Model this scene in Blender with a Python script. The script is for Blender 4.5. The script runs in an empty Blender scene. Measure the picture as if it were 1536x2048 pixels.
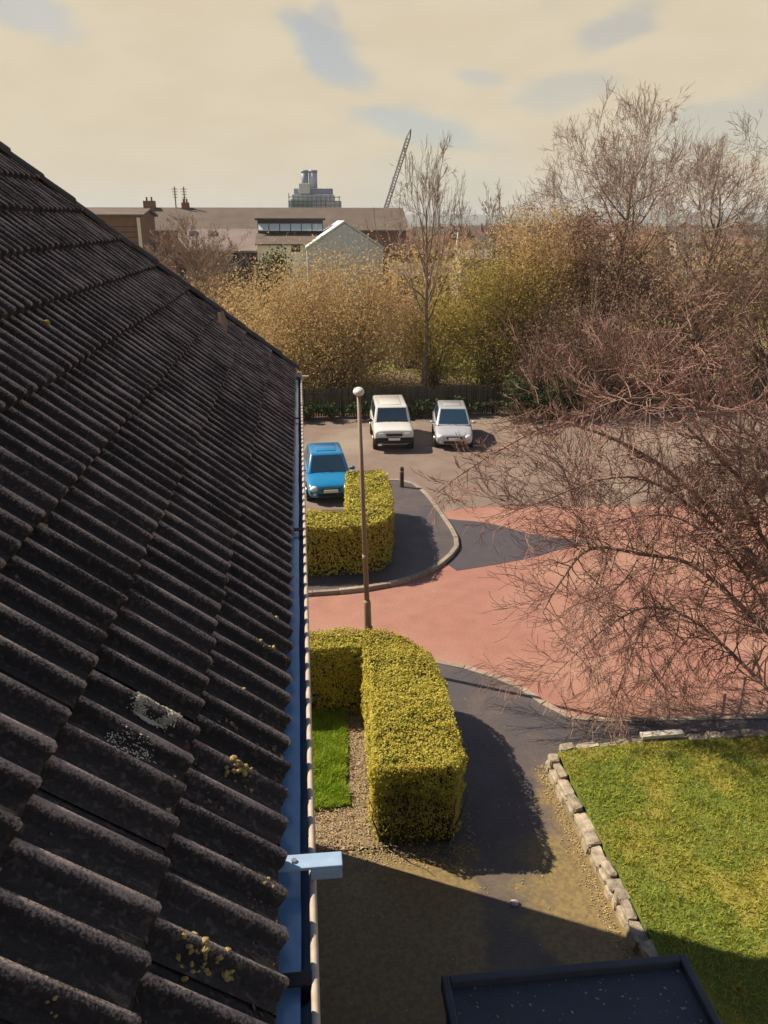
import bpy, bmesh, math, random
import numpy as np
from mathutils import Vector, Matrix, noise
R = math.radians
scn = bpy.context.scene
C = scn.collection

# ------------------------------------------------------------------ camera
F, PITCH, YAW, CAMH = 1600.0, R(20.05), R(5.8), 9.7
cd = bpy.data.cameras.new('camera'); cam = bpy.data.objects.new('camera', cd); C.objects.link(cam)
cam.location = (0, 0, CAMH); cam.rotation_euler = (R(90) - PITCH, 0, -YAW)
cd.sensor_fit = 'VERTICAL'; cd.sensor_height = 24.0; cd.lens = 24.0 * F / 2048
cd.clip_start = 0.05; cd.clip_end = 20000
scn.camera = cam

# ------------------------------------------------------------------ light
SUN_EL = R(45.0)
SH = Vector((-0.885, 0.45)).normalized()
S = Vector((SH.x * math.cos(SUN_EL), SH.y * math.cos(SUN_EL), math.sin(SUN_EL)))
sl = bpy.data.lights.new('sun', 'SUN'); sl.energy = 5.0; sl.angle = R(0.55); sl.color = (1.0, 0.86, 0.66)
so = bpy.data.objects.new('sun', sl); C.objects.link(so); so.location = (-20, 10, 40)
so.rotation_euler = S.to_track_quat('Z', 'Y').to_euler()
scn.view_settings.view_transform = 'Standard'; scn.view_settings.look = 'None'
scn.view_settings.exposure = 0.66; scn.view_settings.gamma = 1.0
scn.view_settings.use_curve_mapping = False
scn.render.engine = 'CYCLES'
scn.cycles.max_bounces = 6; scn.cycles.diffuse_bounces = 3; scn.cycles.volume_bounces = 0

def ray(px, py):
    u = (px - 768) / F; v = (py - 1024) / F
    dy = math.cos(PITCH) - v * math.sin(PITCH); dz = -math.sin(PITCH) - v * math.cos(PITCH)
    return Vector((u * math.cos(YAW) + dy * math.sin(YAW), -u * math.sin(YAW) + dy * math.cos(YAW), dz))
def at(px, py, D):
    r = ray(px, py); return Vector((r.x * D / r.y, D, CAMH + r.z * D / r.y))

# world: Nishita blue above, a warm bank of thin cloud with blue gaps low down
w = bpy.data.worlds.new('World'); scn.world = w; w.use_nodes = True
nt = w.node_tree; N = nt.nodes; LK = nt.links; N.clear()
def mnode(op, a, b=None, c=None, clamp=False):
    n = N.new('ShaderNodeMath'); n.operation = op; n.use_clamp = clamp
    for i, x in enumerate((a, b, c)):
        if x is None: continue
        if isinstance(x, (int, float)): n.inputs[i].default_value = x
        else: LK.new(x, n.inputs[i])
    return n.outputs[0]
def sstep(x, a, b):
    n = N.new('ShaderNodeMapRange'); n.interpolation_type = 'SMOOTHSTEP'
    n.inputs['From Min'].default_value = a; n.inputs['From Max'].default_value = b
    LK.new(x, n.inputs['Value']); return n.outputs['Result']
tc = N.new('ShaderNodeTexCoord')
sep = N.new('ShaderNodeSeparateXYZ'); LK.new(tc.outputs['Generated'], sep.inputs[0])
az = mnode('ARCTAN2', sep.outputs['X'], sep.outputs['Y']); el = mnode('ARCSINE', sep.outputs['Z'])
nz = N.new('ShaderNodeTexNoise'); nz.inputs['Scale'].default_value = 5.0; nz.inputs['Detail'].default_value = 6
mp = N.new('ShaderNodeMapping'); mp.inputs['Scale'].default_value = (1, 1, 2.4)
LK.new(tc.outputs['Generated'], mp.inputs[0]); LK.new(mp.outputs[0], nz.inputs['Vector'])
nf = mnode('SUBTRACT', nz.outputs['Fac'], 0.5)
nz2 = N.new('ShaderNodeTexNoise'); nz2.inputs['Scale'].default_value = 13.0; nz2.inputs['Detail'].default_value = 5
LK.new(mp.outputs[0], nz2.inputs['Vector'])
nf2 = mnode('SUBTRACT', nz2.outputs['Fac'], 0.5)
def gap(px, py, rx, ry, tilt, strength):
    d = ray(px, py).normalized(); a0 = math.atan2(d.x, d.y); e0 = math.asin(d.z)
    da = mnode('SUBTRACT', az, a0); de = mnode('SUBTRACT', el, e0)
    ct, st = math.cos(tilt), math.sin(tilt)
    x = mnode('ADD', mnode('MULTIPLY', da, ct / rx), mnode('MULTIPLY', de, st / rx))
    y = mnode('ADD', mnode('MULTIPLY', da, -st / ry), mnode('MULTIPLY', de, ct / ry))
    r = mnode('SQRT', mnode('ADD', mnode('MULTIPLY', x, x), mnode('MULTIPLY', y, y)))
    r = mnode('ADD', r, mnode('ADD', mnode('MULTIPLY', nf, 1.5), mnode('MULTIPLY', nf2, 1.6)))
    return mnode('MULTIPLY', sstep(r, 1.35, 0.45), strength)
gaps = [gap(662, 105, .056, .024, R(-28), .52), gap(650, 40, .018, .022, 0, .35), gap(860, 262, .080, .019, R(-10), .52),
        gap(60, 25, .05, .02, R(-15), .35), gap(960, 155, .03, .009, R(-8), .3), gap(860, 365, .10, .036, 0, .36),
        gap(1130, 180, .05, .02, R(10), .3), gap(1450, 260, .09, .03, R(8), .35), gap(1230, 60, .045, .018, R(20), .35), gap(235, 400, .03, .01, 0, .3)]
g = gaps[0]
for q in gaps[1:]: g = mnode('MAXIMUM', g, q)
bank = sstep(mnode('ADD', el, mnode('MULTIPLY', nf, 0.35)), R(26), R(12))
cov = mnode('MULTIPLY', bank, mnode('SUBTRACT', 1.0, g))
cum = mnode('MULTIPLY', sstep(nz.outputs['Fac'], .52, .70), 0.3)
cov = mnode('MAXIMUM', cov, mnode('MULTIPLY', cum, mnode('SUBTRACT', 1.0, bank)))
sky = N.new('ShaderNodeTexSky'); sky.sky_type = 'NISHITA'; sky.sun_disc = False
sky.sun_elevation = SUN_EL; sky.sun_rotation = math.atan2(SH.x, SH.y) % (2 * math.pi)
sky.air_density = 1.0; sky.dust_density = 0.6; sky.ozone_density = 1.4
cl = N.new('ShaderNodeMix'); cl.data_type = 'RGBA'
LK.new(sstep(nz2.outputs['Fac'], .35, .7), cl.inputs['Factor'])
cl.inputs['A'].default_value = (7.4, 6.25, 4.45, 1); cl.inputs['B'].default_value = (7.7, 6.6, 4.8, 1)
mx = N.new('ShaderNodeMix'); mx.data_type = 'RGBA'
LK.new(cov, mx.inputs['Factor']); LK.new(sky.outputs[0], mx.inputs['A']); LK.new(cl.outputs['Result'], mx.inputs['B'])
bg = N.new('ShaderNodeBackground'); bg.inputs['Strength'].default_value = 0.060
out = N.new('ShaderNodeOutputWorld'); LK.new(mx.outputs['Result'], bg.inputs[0]); LK.new(bg.outputs[0], out.inputs[0])

# ------------------------------------------------------------------ helpers
def mat(name, col, col2=None, rough=0.85, scale=8.0, detail=5, bump=0.0, bscale=None, metallic=0, spec=0.35, island=0.0,
        col3=None, s3=0.6, t3=(.52, .66), rand=0.0, coat=0.0, transl=None, speck=0.0):
    m = bpy.data.materials.new(name); m.use_nodes = True
    t = m.node_tree; b = t.nodes['Principled BSDF']
    b.inputs['Roughness'].default_value = rough; b.inputs['Metallic'].default_value = metallic
    b.inputs['Specular IOR Level'].default_value = spec; b.inputs['Coat Weight'].default_value = coat
    tcn = t.nodes.new('ShaderNodeTexCoord')
    n = t.nodes.new('ShaderNodeTexNoise'); n.inputs['Scale'].default_value = scale; n.inputs['Detail'].default_value = detail
    geo = t.nodes.new('ShaderNodeNewGeometry'); t.links.new(geo.outputs['Position'], n.inputs['Vector'])
    mr = t.nodes.new('ShaderNodeMapRange'); mr.inputs['From Min'].default_value = .3; mr.inputs['From Max'].default_value = .7
    t.links.new(n.outputs['Fac'], mr.inputs['Value'])
    mixn = t.nodes.new('ShaderNodeMix'); mixn.data_type = 'RGBA'
    c2 = col2 or tuple(x * .72 for x in col)
    mixn.inputs['A'].default_value = (*col, 1); mixn.inputs['B'].default_value = (*c2, 1)
    t.links.new(mr.outputs[0], mixn.inputs['Factor']); cur = mixn.outputs['Result']
    if col3:
        n3 = t.nodes.new('ShaderNodeTexNoise'); n3.inputs['Scale'].default_value = s3; n3.inputs['Detail'].default_value = 6
        t.links.new(geo.outputs['Position'], n3.inputs['Vector'])
        m3 = t.nodes.new('ShaderNodeMapRange'); m3.inputs['From Min'].default_value = t3[0]; m3.inputs['From Max'].default_value = t3[1]
        t.links.new(n3.outputs['Fac'], m3.inputs['Value'])
        x3 = t.nodes.new('ShaderNodeMix'); x3.data_type = 'RGBA'; x3.inputs['B'].default_value = (*col3, 1)
        t.links.new(m3.outputs[0], x3.inputs['Factor']); t.links.new(cur, x3.inputs['A']); cur = x3.outputs['Result']
    if island or rand:
        hs = t.nodes.new('ShaderNodeHueSaturation'); r = t.nodes.new('ShaderNodeMapRange')
        k = island or rand
        r.inputs['To Min'].default_value = 1 - k; r.inputs['To Max'].default_value = 1 + k
        if island: t.links.new(geo.outputs['Random Per Island'], r.inputs['Value'])
        else:
            oi = t.nodes.new('ShaderNodeObjectInfo'); t.links.new(oi.outputs['Random'], r.inputs['Value'])
        t.links.new(r.outputs[0], hs.inputs['Value']); t.links.new(cur, hs.inputs['Color']); cur = hs.outputs[0]
        if island:
            r2 = t.nodes.new('ShaderNodeMapRange'); r2.inputs['To Min'].default_value = .485; r2.inputs['To Max'].default_value = .515
            mm = t.nodes.new('ShaderNodeMath'); mm.operation = 'FRACT'
            m7 = t.nodes.new('ShaderNodeMath'); m7.operation = 'MULTIPLY'; m7.inputs[1].default_value = 7.31
            t.links.new(geo.outputs['Random Per Island'], m7.inputs[0]); t.links.new(m7.outputs[0], mm.inputs[0])
            t.links.new(mm.outputs[0], r2.inputs['Value']); t.links.new(r2.outputs[0], hs.inputs['Hue'])
    if speck:
        ns = t.nodes.new('ShaderNodeTexNoise'); ns.inputs['Scale'].default_value = 22; ns.inputs['Detail'].default_value = 8; ns.inputs['Roughness'].default_value = .75
        t.links.new(geo.outputs['Position'], ns.inputs['Vector'])
        rs = t.nodes.new('ShaderNodeMapRange'); rs.inputs['From Min'].default_value = .3; rs.inputs['From Max'].default_value = .7; rs.inputs['To Min'].default_value = 1 - speck; rs.inputs['To Max'].default_value = 1 + speck
        t.links.new(ns.outputs['Fac'], rs.inputs['Value']); h2_ = t.nodes.new('ShaderNodeHueSaturation'); t.links.new(rs.outputs[0], h2_.inputs['Value']); t.links.new(cur, h2_.inputs['Color']); cur = h2_.outputs[0]
    t.links.new(cur, b.inputs['Base Color'])
    if bump:
        bn = t.nodes.new('ShaderNodeTexNoise'); bn.inputs['Scale'].default_value = bscale or scale * 4; bn.inputs['Detail'].default_value = 4
        t.links.new(geo.outputs['Position'], bn.inputs['Vector'])
        bp = t.nodes.new('ShaderNodeBump'); bp.inputs['Strength'].default_value = 1.0; bp.inputs['Distance'].default_value = bump
        t.links.new(bn.outputs['Fac'], bp.inputs['Height']); t.links.new(bp.outputs[0], b.inputs['Normal'])
    if transl:
        tr = t.nodes.new('ShaderNodeBsdfTranslucent'); t.links.new(cur, tr.inputs['Color'])
        ms = t.nodes.new('ShaderNodeMixShader'); ms.inputs[0].default_value = transl
        o = t.nodes['Material Output']; t.links.new(b.outputs[0], ms.inputs[1]); t.links.new(tr.outputs[0], ms.inputs[2])
        t.links.new(ms.outputs[0], o.inputs['Surface'])
    return m

class MB:
    def __init__(s): s.v = []; s.f = []
    def quad(s, *p):
        i = len(s.v); s.v += [tuple(x) for x in p]; s.f.append(tuple(range(i, i + len(p)))); return s
    def box(s, x0, x1, y0, y1, z0, z1):
        i = len(s.v)
        s.v += [(x0, y0, z0), (x1, y0, z0), (x1, y1, z0), (x0, y1, z0), (x0, y0, z1), (x1, y0, z1), (x1, y1, z1), (x0, y1, z1)]
        s.f += [tuple(i + k for k in q) for q in ((0, 3, 2, 1), (4, 5, 6, 7), (0, 1, 5, 4), (1, 2, 6, 5), (2, 3, 7, 6), (3, 0, 4, 7))]
        return s
    def tube(s, pts, rad, n=4, cap=True):
        i0 = len(s.v); k = len(pts)
        for j in range(k):
            p = Vector(pts[j]); d = Vector(pts[min(j + 1, k - 1)]) - Vector(pts[max(j - 1, 0)])
            if d.length < 1e-6: d = Vector((0, 0, 1))
            d.normalize(); a = d.orthogonal().normalized() if abs(d.z) < .95 else d.cross(Vector((1, 0, 0))).normalized()
            if abs(d.z) < .95: a = d.cross(Vector((0, 0, 1))).normalized()
            b = d.cross(a); r = rad[j] if hasattr(rad, '__len__') else rad
            for q in range(n):
                t = 2 * math.pi * q / n; s.v.append(tuple(p + a * (r * math.cos(t)) + b * (r * math.sin(t))))
        for j in range(k - 1):
            for q in range(n):
                A = i0 + j * n + q; B = i0 + j * n + (q + 1) % n; s.f.append((A, B, B + n, A + n))
        if cap:
            s.f.append(tuple(i0 + q for q in range(n))[::-1]); s.f.append(tuple(i0 + (k - 1) * n + q for q in range(n)))
        return s
    def prism(s, poly, z0, z1):
        i = len(s.v); n = len(poly)
        s.v += [(x, y, z0) for x, y in poly] + [(x, y, z1) for x, y in poly]
        s.f.append(tuple(range(i, i + n))[::-1]); s.f.append(tuple(range(i + n, i + 2 * n)))
        for k in range(n):
            j = (k + 1) % n; s.f.append((i + k, i + j, i + n + j, i + n + k))
        return s
    def ball(s, c, rx, ry, rz, nu=10, nv=6, jit=0, rng=random):
        i = len(s.v)
        for a in range(nv + 1):
            ph = math.pi * a / nv
            for b in range(nu):
                th = 2 * math.pi * b / nu; k = 1 + (rng.uniform(-jit, jit) if jit else 0)
                s.v.append((c[0] + rx * k * math.sin(ph) * math.cos(th), c[1] + ry * k * math.sin(ph) * math.sin(th), c[2] + rz * k * math.cos(ph)))
        for a in range(nv):
            for b in range(nu):
                A = i + a * nu + b; B = i + a * nu + (b + 1) % nu; s.f.append((A, A + nu, B + nu, B))
        return s
    def mesh(s, name):
        me = bpy.data.meshes.new(name); me.from_pydata(s.v, [], s.f); me.update(); return me
    def build(s, name, m, parent=None, smooth=False, bevel=0, fix=True):
        me = s.mesh(name)
        if fix:
            bm = bmesh.new(); bm.from_mesh(me); bmesh.ops.recalc_face_normals(bm, faces=bm.faces); bm.to_mesh(me); bm.free()
        return link(name, me, m, parent, smooth, bevel)
def link(name, me, m, parent=None, smooth=False, bevel=0):
    o = bpy.data.objects.new(name, me); C.objects.link(o)
    if m and not me.materials: me.materials.append(m)
    if smooth: me.polygons.foreach_set('use_smooth', [True] * len(me.polygons))
    if parent: o.parent = parent
    if bevel:
        b = o.modifiers.new('bevel', 'BEVEL'); b.width = bevel; b.segments = 2; b.limit_method = 'ANGLE'; b.angle_limit = R(35)
    return o
def tag(o, label, cat, group=None):
    o['label'] = label; o['category'] = cat
    if group: o['group'] = group
    return o
def thing(name, label, cat, loc=(0, 0, 0), rz=0, group=None):
    o = bpy.data.objects.new(name, None); C.objects.link(o); o.location = loc; o.rotation_euler = (0, 0, rz)
    o.empty_display_size = .2
    return tag(o, label, cat, group)
def struct(o): o['kind'] = 'structure'; return o
def stuff(o): o['kind'] = 'stuff'; return o
def leaves(name, P, size, m, parent=None, normal=None, bias=0.0, aspect=.5, seed=0, up=0.0):
    """many small rhombic leaf faces at points P"""
    rng = np.random.default_rng(seed); n = len(P)
    d = rng.normal(size=(n, 3)); d[:, 2] += up; d /= np.linalg.norm(d, axis=1)[:, None]
    nn = rng.normal(size=(n, 3))
    if normal is not None: nn = nn * (1 - bias) + normal * bias * 1.7
    a = np.cross(nn, d); a /= np.linalg.norm(a, axis=1)[:, None] + 1e-9
    b = np.cross(a, nn); b /= np.linalg.norm(b, axis=1)[:, None] + 1e-9
    s = size * rng.uniform(.6, 1.4, size=(n, 1))
    V = np.stack([P - b * s, P + a * s * aspect, P + b * s, P - a * s * aspect], 1).reshape(-1, 3)
    Fc = np.arange(4 * n).reshape(-1, 4)
    me = bpy.data.meshes.new(name); me.from_pydata(V.tolist(), [], Fc.tolist()); me.update()
    return link(name, me, m, parent)

# ------------------------------------------------------------------ materials
M = {}
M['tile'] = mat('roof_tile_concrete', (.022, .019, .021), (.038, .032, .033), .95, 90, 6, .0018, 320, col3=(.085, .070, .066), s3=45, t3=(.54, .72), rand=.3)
t = M['tile'].node_tree; b = t.nodes['Principled BSDF']; src = b.inputs['Base Color'].links[0].from_socket   # sunlight on the crests and shade in the pans painted into the tile colour
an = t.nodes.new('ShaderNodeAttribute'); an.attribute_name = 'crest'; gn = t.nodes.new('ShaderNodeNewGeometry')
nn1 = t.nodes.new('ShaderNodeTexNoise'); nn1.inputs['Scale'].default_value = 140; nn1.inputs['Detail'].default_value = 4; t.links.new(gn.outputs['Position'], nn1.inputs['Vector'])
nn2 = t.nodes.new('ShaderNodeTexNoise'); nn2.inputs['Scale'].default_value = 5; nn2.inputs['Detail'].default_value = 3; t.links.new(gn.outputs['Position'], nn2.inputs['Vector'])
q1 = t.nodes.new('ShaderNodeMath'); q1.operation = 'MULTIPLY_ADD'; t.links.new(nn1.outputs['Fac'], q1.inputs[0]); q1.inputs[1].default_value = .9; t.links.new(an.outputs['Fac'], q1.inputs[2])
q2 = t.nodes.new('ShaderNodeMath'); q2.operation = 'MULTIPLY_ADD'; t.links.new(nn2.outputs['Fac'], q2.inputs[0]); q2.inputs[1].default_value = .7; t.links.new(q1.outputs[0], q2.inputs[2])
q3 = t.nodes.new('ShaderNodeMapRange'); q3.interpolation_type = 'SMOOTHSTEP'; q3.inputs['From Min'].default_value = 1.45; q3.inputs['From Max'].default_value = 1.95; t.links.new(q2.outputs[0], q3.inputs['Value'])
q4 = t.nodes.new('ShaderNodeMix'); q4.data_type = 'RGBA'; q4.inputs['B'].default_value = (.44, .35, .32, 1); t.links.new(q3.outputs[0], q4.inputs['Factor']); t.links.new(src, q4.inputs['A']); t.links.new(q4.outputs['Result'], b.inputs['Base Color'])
M['hip'] = mat('hip_tile_concrete', (.05, .045, .046), (.085, .072, .07), .92, 40, 6, .004, 200, rand=.3)
M['deck'] = mat('roof_felt', (.02, .02, .022), None, .95)
M['moss'] = mat('moss', (.44, .33, .12), (.26, .19, .07), .95, 80, 4, .006, 150)
M['lichen'] = mat('pale_lichen', (.72, .67, .54), (.55, .51, .42), .95, 70, 4, .002, 200)
M['litter'] = mat('tile_debris', (.16, .11, .075), (.08, .055, .045), .95, 90, 4, island=.4)
M['gutter'] = mat('gutter_plastic', (.14, .21, .31), (.10, .15, .23), .42, 9, 5, .0008, 60, spec=.5)
M['rim'] = mat('gutter_rim_weathered', (.50, .42, .35), (.36, .30, .25), .7, 30)
M['gutwater'] = mat('gutter_wet_liner', (.20, .36, .58), (.15, .30, .50), .16, 14, 4, .0006, 40, spec=.7)
M['bracket'] = mat('bracket_blue_grey', (.30, .42, .60), (.24, .35, .5), .45, 25, spec=.5)
M['darkplastic'] = mat('dark_plastic', (.02, .02, .024), None, .6)
M['fascia'] = mat('fascia_dark_timber', (.05, .045, .045), None, .7)
M['brick'] = mat('house_brick', (.22, .115, .085), (.16, .09, .07), .9, 12, 5, .004, 90)
t = M['brick'].node_tree; b = t.nodes['Principled BSDF']; src = b.inputs['Base Color'].links[0].from_socket   # fine brick courses (walls seen only edge on)
gn = t.nodes.new('ShaderNodeNewGeometry'); sx_ = t.nodes.new('ShaderNodeSeparateXYZ'); cb_ = t.nodes.new('ShaderNodeCombineXYZ'); ad_ = t.nodes.new('ShaderNodeMath'); ad_.operation = 'ADD'
t.links.new(gn.outputs['Position'], sx_.inputs[0]); t.links.new(sx_.outputs['X'], ad_.inputs[0]); t.links.new(sx_.outputs['Y'], ad_.inputs[1]); t.links.new(ad_.outputs[0], cb_.inputs['X']); t.links.new(sx_.outputs['Z'], cb_.inputs['Y'])
br_ = t.nodes.new('ShaderNodeTexBrick'); t.links.new(cb_.outputs[0], br_.inputs['Vector']); t.links.new(src, br_.inputs['Color1']); br_.inputs['Color2'].default_value = (.15, .075, .055, 1); br_.inputs['Mortar'].default_value = (.26, .23, .19, 1)
br_.inputs['Scale'].default_value = 1.0; br_.inputs['Brick Width'].default_value = .225; br_.inputs['Row Height'].default_value = .075; br_.inputs['Mortar Size'].default_value = .006
t.links.new(br_.outputs['Color'], b.inputs['Base Color'])
M['glass'] = mat('window_glass', (.03, .045, .07), (.02, .03, .05), .08, 2, spec=.8)
M['wframe'] = mat('white_frame', (.72, .72, .70), (.62, .62, .6), .5)
M['road'] = mat('red_tarmac', (.33, .158, .125), (.28, .132, .106), .9, 2.2, 8, .003, 130, col3=(.36, .21, .155), s3=.35, t3=(.45, .72), speck=.26)
M['carpark'] = mat('grey_brown_tarmac', (.205, .150, .122), (.165, .122, .102), .9, 1.5, 8, .003, 110, col3=(.25, .205, .165), s3=.22, t3=(.48, .66), speck=.26)
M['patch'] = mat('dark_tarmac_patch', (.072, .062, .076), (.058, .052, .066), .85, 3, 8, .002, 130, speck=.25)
M['pave'] = mat('footway_tarmac', (.115, .092, .090), (.085, .072, .075), .5, 3.5, 8, .003, 120, col3=(.075, .068, .075), s3=.8, t3=(.45, .6), speck=.28)
M['mossy'] = mat('mossy_tarmac', (.26, .19, .075), (.19, .14, .065), .95, 5, 8, .006, 90, col3=(.15, .115, .085), s3=.75, t3=(.5, .62))
M['kerb'] = mat('kerb_concrete', (.33, .27, .215), (.24, .195, .16), .9, 7, 6, .003, 90, rand=.18)
M['stone'] = mat('pale_wall_stone', (.42, .36, .28), (.20, .165, .125), .9, 9, 7, .012, 40, rand=.2)
M['soil'] = mat('dry_soil', (.27, .20, .13), (.18, .13, .085), .95, 14, 7, .02, 30)
M['lawnbase'] = mat('lawn_ground', (.13, .17, .025), (.10, .13, .02), .95, 5, 6, .02, 20, col3=(.24, .21, .04), s3=1.1, t3=(.5, .62))
M['lawndark'] = mat('dark_lawn_ground', (.035, .075, .012), (.05, .09, .015), .95, 5, 6, .02, 20)  # darker green ground for the lawn inside the far hedge
M['grass'] = mat('grass_blades', (.25, .31, .035), (.33, .33, .045), .8, 1.6, 5, island=.35, transl=.25, col3=(.42, .36, .06), s3=.8, t3=(.42, .72))
M['grassL'] = mat('lush_grass_blades', (.25, .38, .025), (.32, .41, .035), .8, 2.5, 5, island=.35, transl=.25)
M['hedge'] = mat('hedge_leaf', (.42, .37, .05), (.48, .40, .06), .7, 2.2, 5, island=.25, transl=.25, col3=(.33, .32, .04), s3=3, t3=(.52, .7))
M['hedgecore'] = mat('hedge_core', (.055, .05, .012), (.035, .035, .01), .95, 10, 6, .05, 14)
M['stem'] = mat('hedge_stem', (.10, .075, .05), None, .9)
M['twig'] = mat('red_brown_twig', (.25, .135, .112), (.33, .205, .165), .8, 6, island=.35)
M['limb'] = mat('pale_bark', (.36, .27, .21), (.15, .105, .08), .9, 9, 6, .006, 60)
M['fartwig'] = mat('bare_twig', (.30, .22, .18), (.38, .28, .22), .85, 2, island=.35)
M['farbark'] = mat('tree_bark', (.27, .21, .145), (.12, .09, .065), .9, 4, 5, .02, 20)
M['gold'] = mat('golden_leaf', (.54, .40, .19), (.43, .30, .15), .8, .7, 5, island=.35, transl=.45)
M['olive'] = mat('olive_leaf', (.46, .38, .10), (.36, .28, .085), .8, .8, 5, island=.4, transl=.42)
M['rust'] = mat('rusty_leaf', (.34, .22, .15), (.25, .16, .115), .85, .9, 5, island=.45, transl=.38)
M['dgreen'] = mat('dark_green_leaf', (.035, .055, .018), (.06, .075, .02), .8, 1.2, 5, island=.4, transl=.15)
M['bankgreen'] = mat('bank_grass', (.20, .22, .035), (.12, .13, .03), .9, .4, 6, .05, 6, col3=(.14, .10, .055), s3=.12, t3=(.46, .6))
M['ground'] = mat('far_ground', (.10, .095, .05), (.13, .10, .065), .95, .02, 6)
M['fence'] = mat('dark_fence_timber', (.055, .045, .035), (.085, .07, .05), .9, 5, island=.3)
M['post'] = mat('lamp_post_paint', (.30, .215, .155), (.24, .17, .125), .55, 5)
M['lantern'] = mat('lantern_white', (.75, .74, .72), None, .3)
M['tyre'] = mat('tyre_rubber', (.015, .015, .016), None, .8)
M['alloy'] = mat('wheel_alloy', (.45, .45, .47), None, .35, metallic=.8)
M['cblue'] = mat('blue_car_paint', (.012, .20, .44), (.012, .19, .42), .22, 1, coat=.8)
M['cwhite'] = mat('white_car_paint', (.66, .66, .63), (.62, .62, .6), .25, 1, coat=.7)
M['csilver'] = mat('silver_car_paint', (.50, .51, .55), (.47, .48, .52), .25, 1, coat=.7, metallic=.25)
M['cglass'] = mat('car_glass', (.02, .05, .085), (.015, .04, .07), .05, 1, spec=.9)
M['lens'] = mat('headlamp_lens', (.75, .78, .8), None, .1, spec=.8)
M['plate'] = mat('number_plate', (.78, .77, .72), (.74, .73, .68), .5)
M['slate'] = mat('brown_slate_roof', (.15, .115, .095), (.11, .085, .072), .9, .6, 7, .03, 3)
M['slate2'] = mat('grey_pink_roof', (.26, .205, .19), (.21, .165, .155), .9, .6, 7, .03, 3)
M['redroof'] = mat('red_tile_roof', (.24, .115, .085), (.18, .09, .07), .9, .5, 6)
M['render'] = mat('cream_render', (.80, .74, .62), (.74, .68, .56), .85, .5)
M['bluegrey'] = mat('blue_grey_cladding', (.60, .64, .72), (.54, .58, .66), .6, .4)
M['glazing'] = mat('pale_glazing', (.56, .64, .66), (.50, .58, .62), .6, .3)
M['dkwall'] = mat('dark_wall', (.06, .05, .05), None, .9)
M['farbrick'] = mat('far_brick', (.25, .13, .09), (.18, .10, .07), .9, 1.5, 6)
M['funnel'] = mat('funnel_steel', (.26, .31, .42), (.20, .25, .35), .5, .3)
M['funnel_pale'] = mat('funnel_pale_steel', (.52, .55, .60), (.42, .46, .52), .5, .3)
M['plantgreen'] = mat('plant_green_panel', (.20, .36, .30), (.16, .3, .26), .6, .3)
M['crane'] = mat('crane_steel', (.16, .15, .16), None, .6)
M['hill'] = mat('hill_ground', (.10, .12, .10), (.13, .13, .10), .95, .004, 6)
M['felt'] = mat('grey_roof_felt', (.06, .07, .095), (.045, .055, .075), .6, 3, 6, .004, 40)

# ------------------------------------------------------------------ ground, road, pavements
struct(MB().quad((-9000, -300, -.03), (9000, -300, -.03), (9000, 9000, -.03), (-9000, 9000, -.03)).build('ground', M['ground']))
def sheet(name, poly, z, m): return MB().quad(*[(x, y, z) for x, y in poly]).build(name, m)
def smooth_path(pts, n=6):
    o = []
    P = [Vector(p) for p in pts]
    for i in range(len(P) - 1):
        p0 = P[max(i - 1, 0)]; p1 = P[i]; p2 = P[i + 1]; p3 = P[min(i + 2, len(P) - 1)]
        for k in range(n):
            t = k / n
            o.append(tuple(.5 * ((2 * p1) + (p2 - p0) * t + (2 * p0 - 5 * p1 + 4 * p2 - p3) * t * t + (3 * p1 - p0 - 3 * p2 + p3) * t ** 3)))
    o.append(tuple(P[-1])); return o
struct(sheet('road', [(-30, 10), (40, 10), (40, 42), (-30, 42)], 0.0, M['road']))
edge = smooth_path([(40, 24.6), (22, 25.2), (14, 25.9), (9, 26.5), (6, 26.6), (4.3, 26.2), (0, 26.4), (-30, 26.4)], 5)
struct(sheet('car_park', edge + [(-30, 41.5), (40, 41.5)], 0.004, M['carpark']))
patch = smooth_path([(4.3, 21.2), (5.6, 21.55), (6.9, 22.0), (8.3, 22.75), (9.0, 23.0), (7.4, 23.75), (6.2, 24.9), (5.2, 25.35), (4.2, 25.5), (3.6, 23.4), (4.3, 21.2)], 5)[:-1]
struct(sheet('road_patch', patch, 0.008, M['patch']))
KH = .11
kerb1 = smooth_path([(-26, 17.0), (-6, 16.95), (0, 16.85), (1.5, 16.6), (2.75, 16.05), (3.8, 15.45), (4.6, 14.6), (5.0, 13.75), (5.6, 13.42), (6.9, 13.3), (12, 13.0), (26, 12.3)], 6)
pv = MB(); pv.prism(kerb1 + [(26, -8), (-26, -8)], -.02, KH - .012); struct(pv.build('pavement', M['pave']))
kerb2 = smooth_path([(-26, 19.95), (-6, 19.95), (0, 20.0), (1.95, 20.28), (3.3, 20.98), (4.35, 22.3), (4.72, 23.5), (4.62, 25.9), (4.4, 28.1), (4.1, 29.3), (3.6, 29.8), (2.9, 29.85), (2.5, 29.3), (2.35, 27.2)], 6)
struct(MB().prism(kerb2 + [(2.3, 26.6), (-26, 26.6)], -.02, KH - .012).build('pavement', M['pave']))
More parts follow.
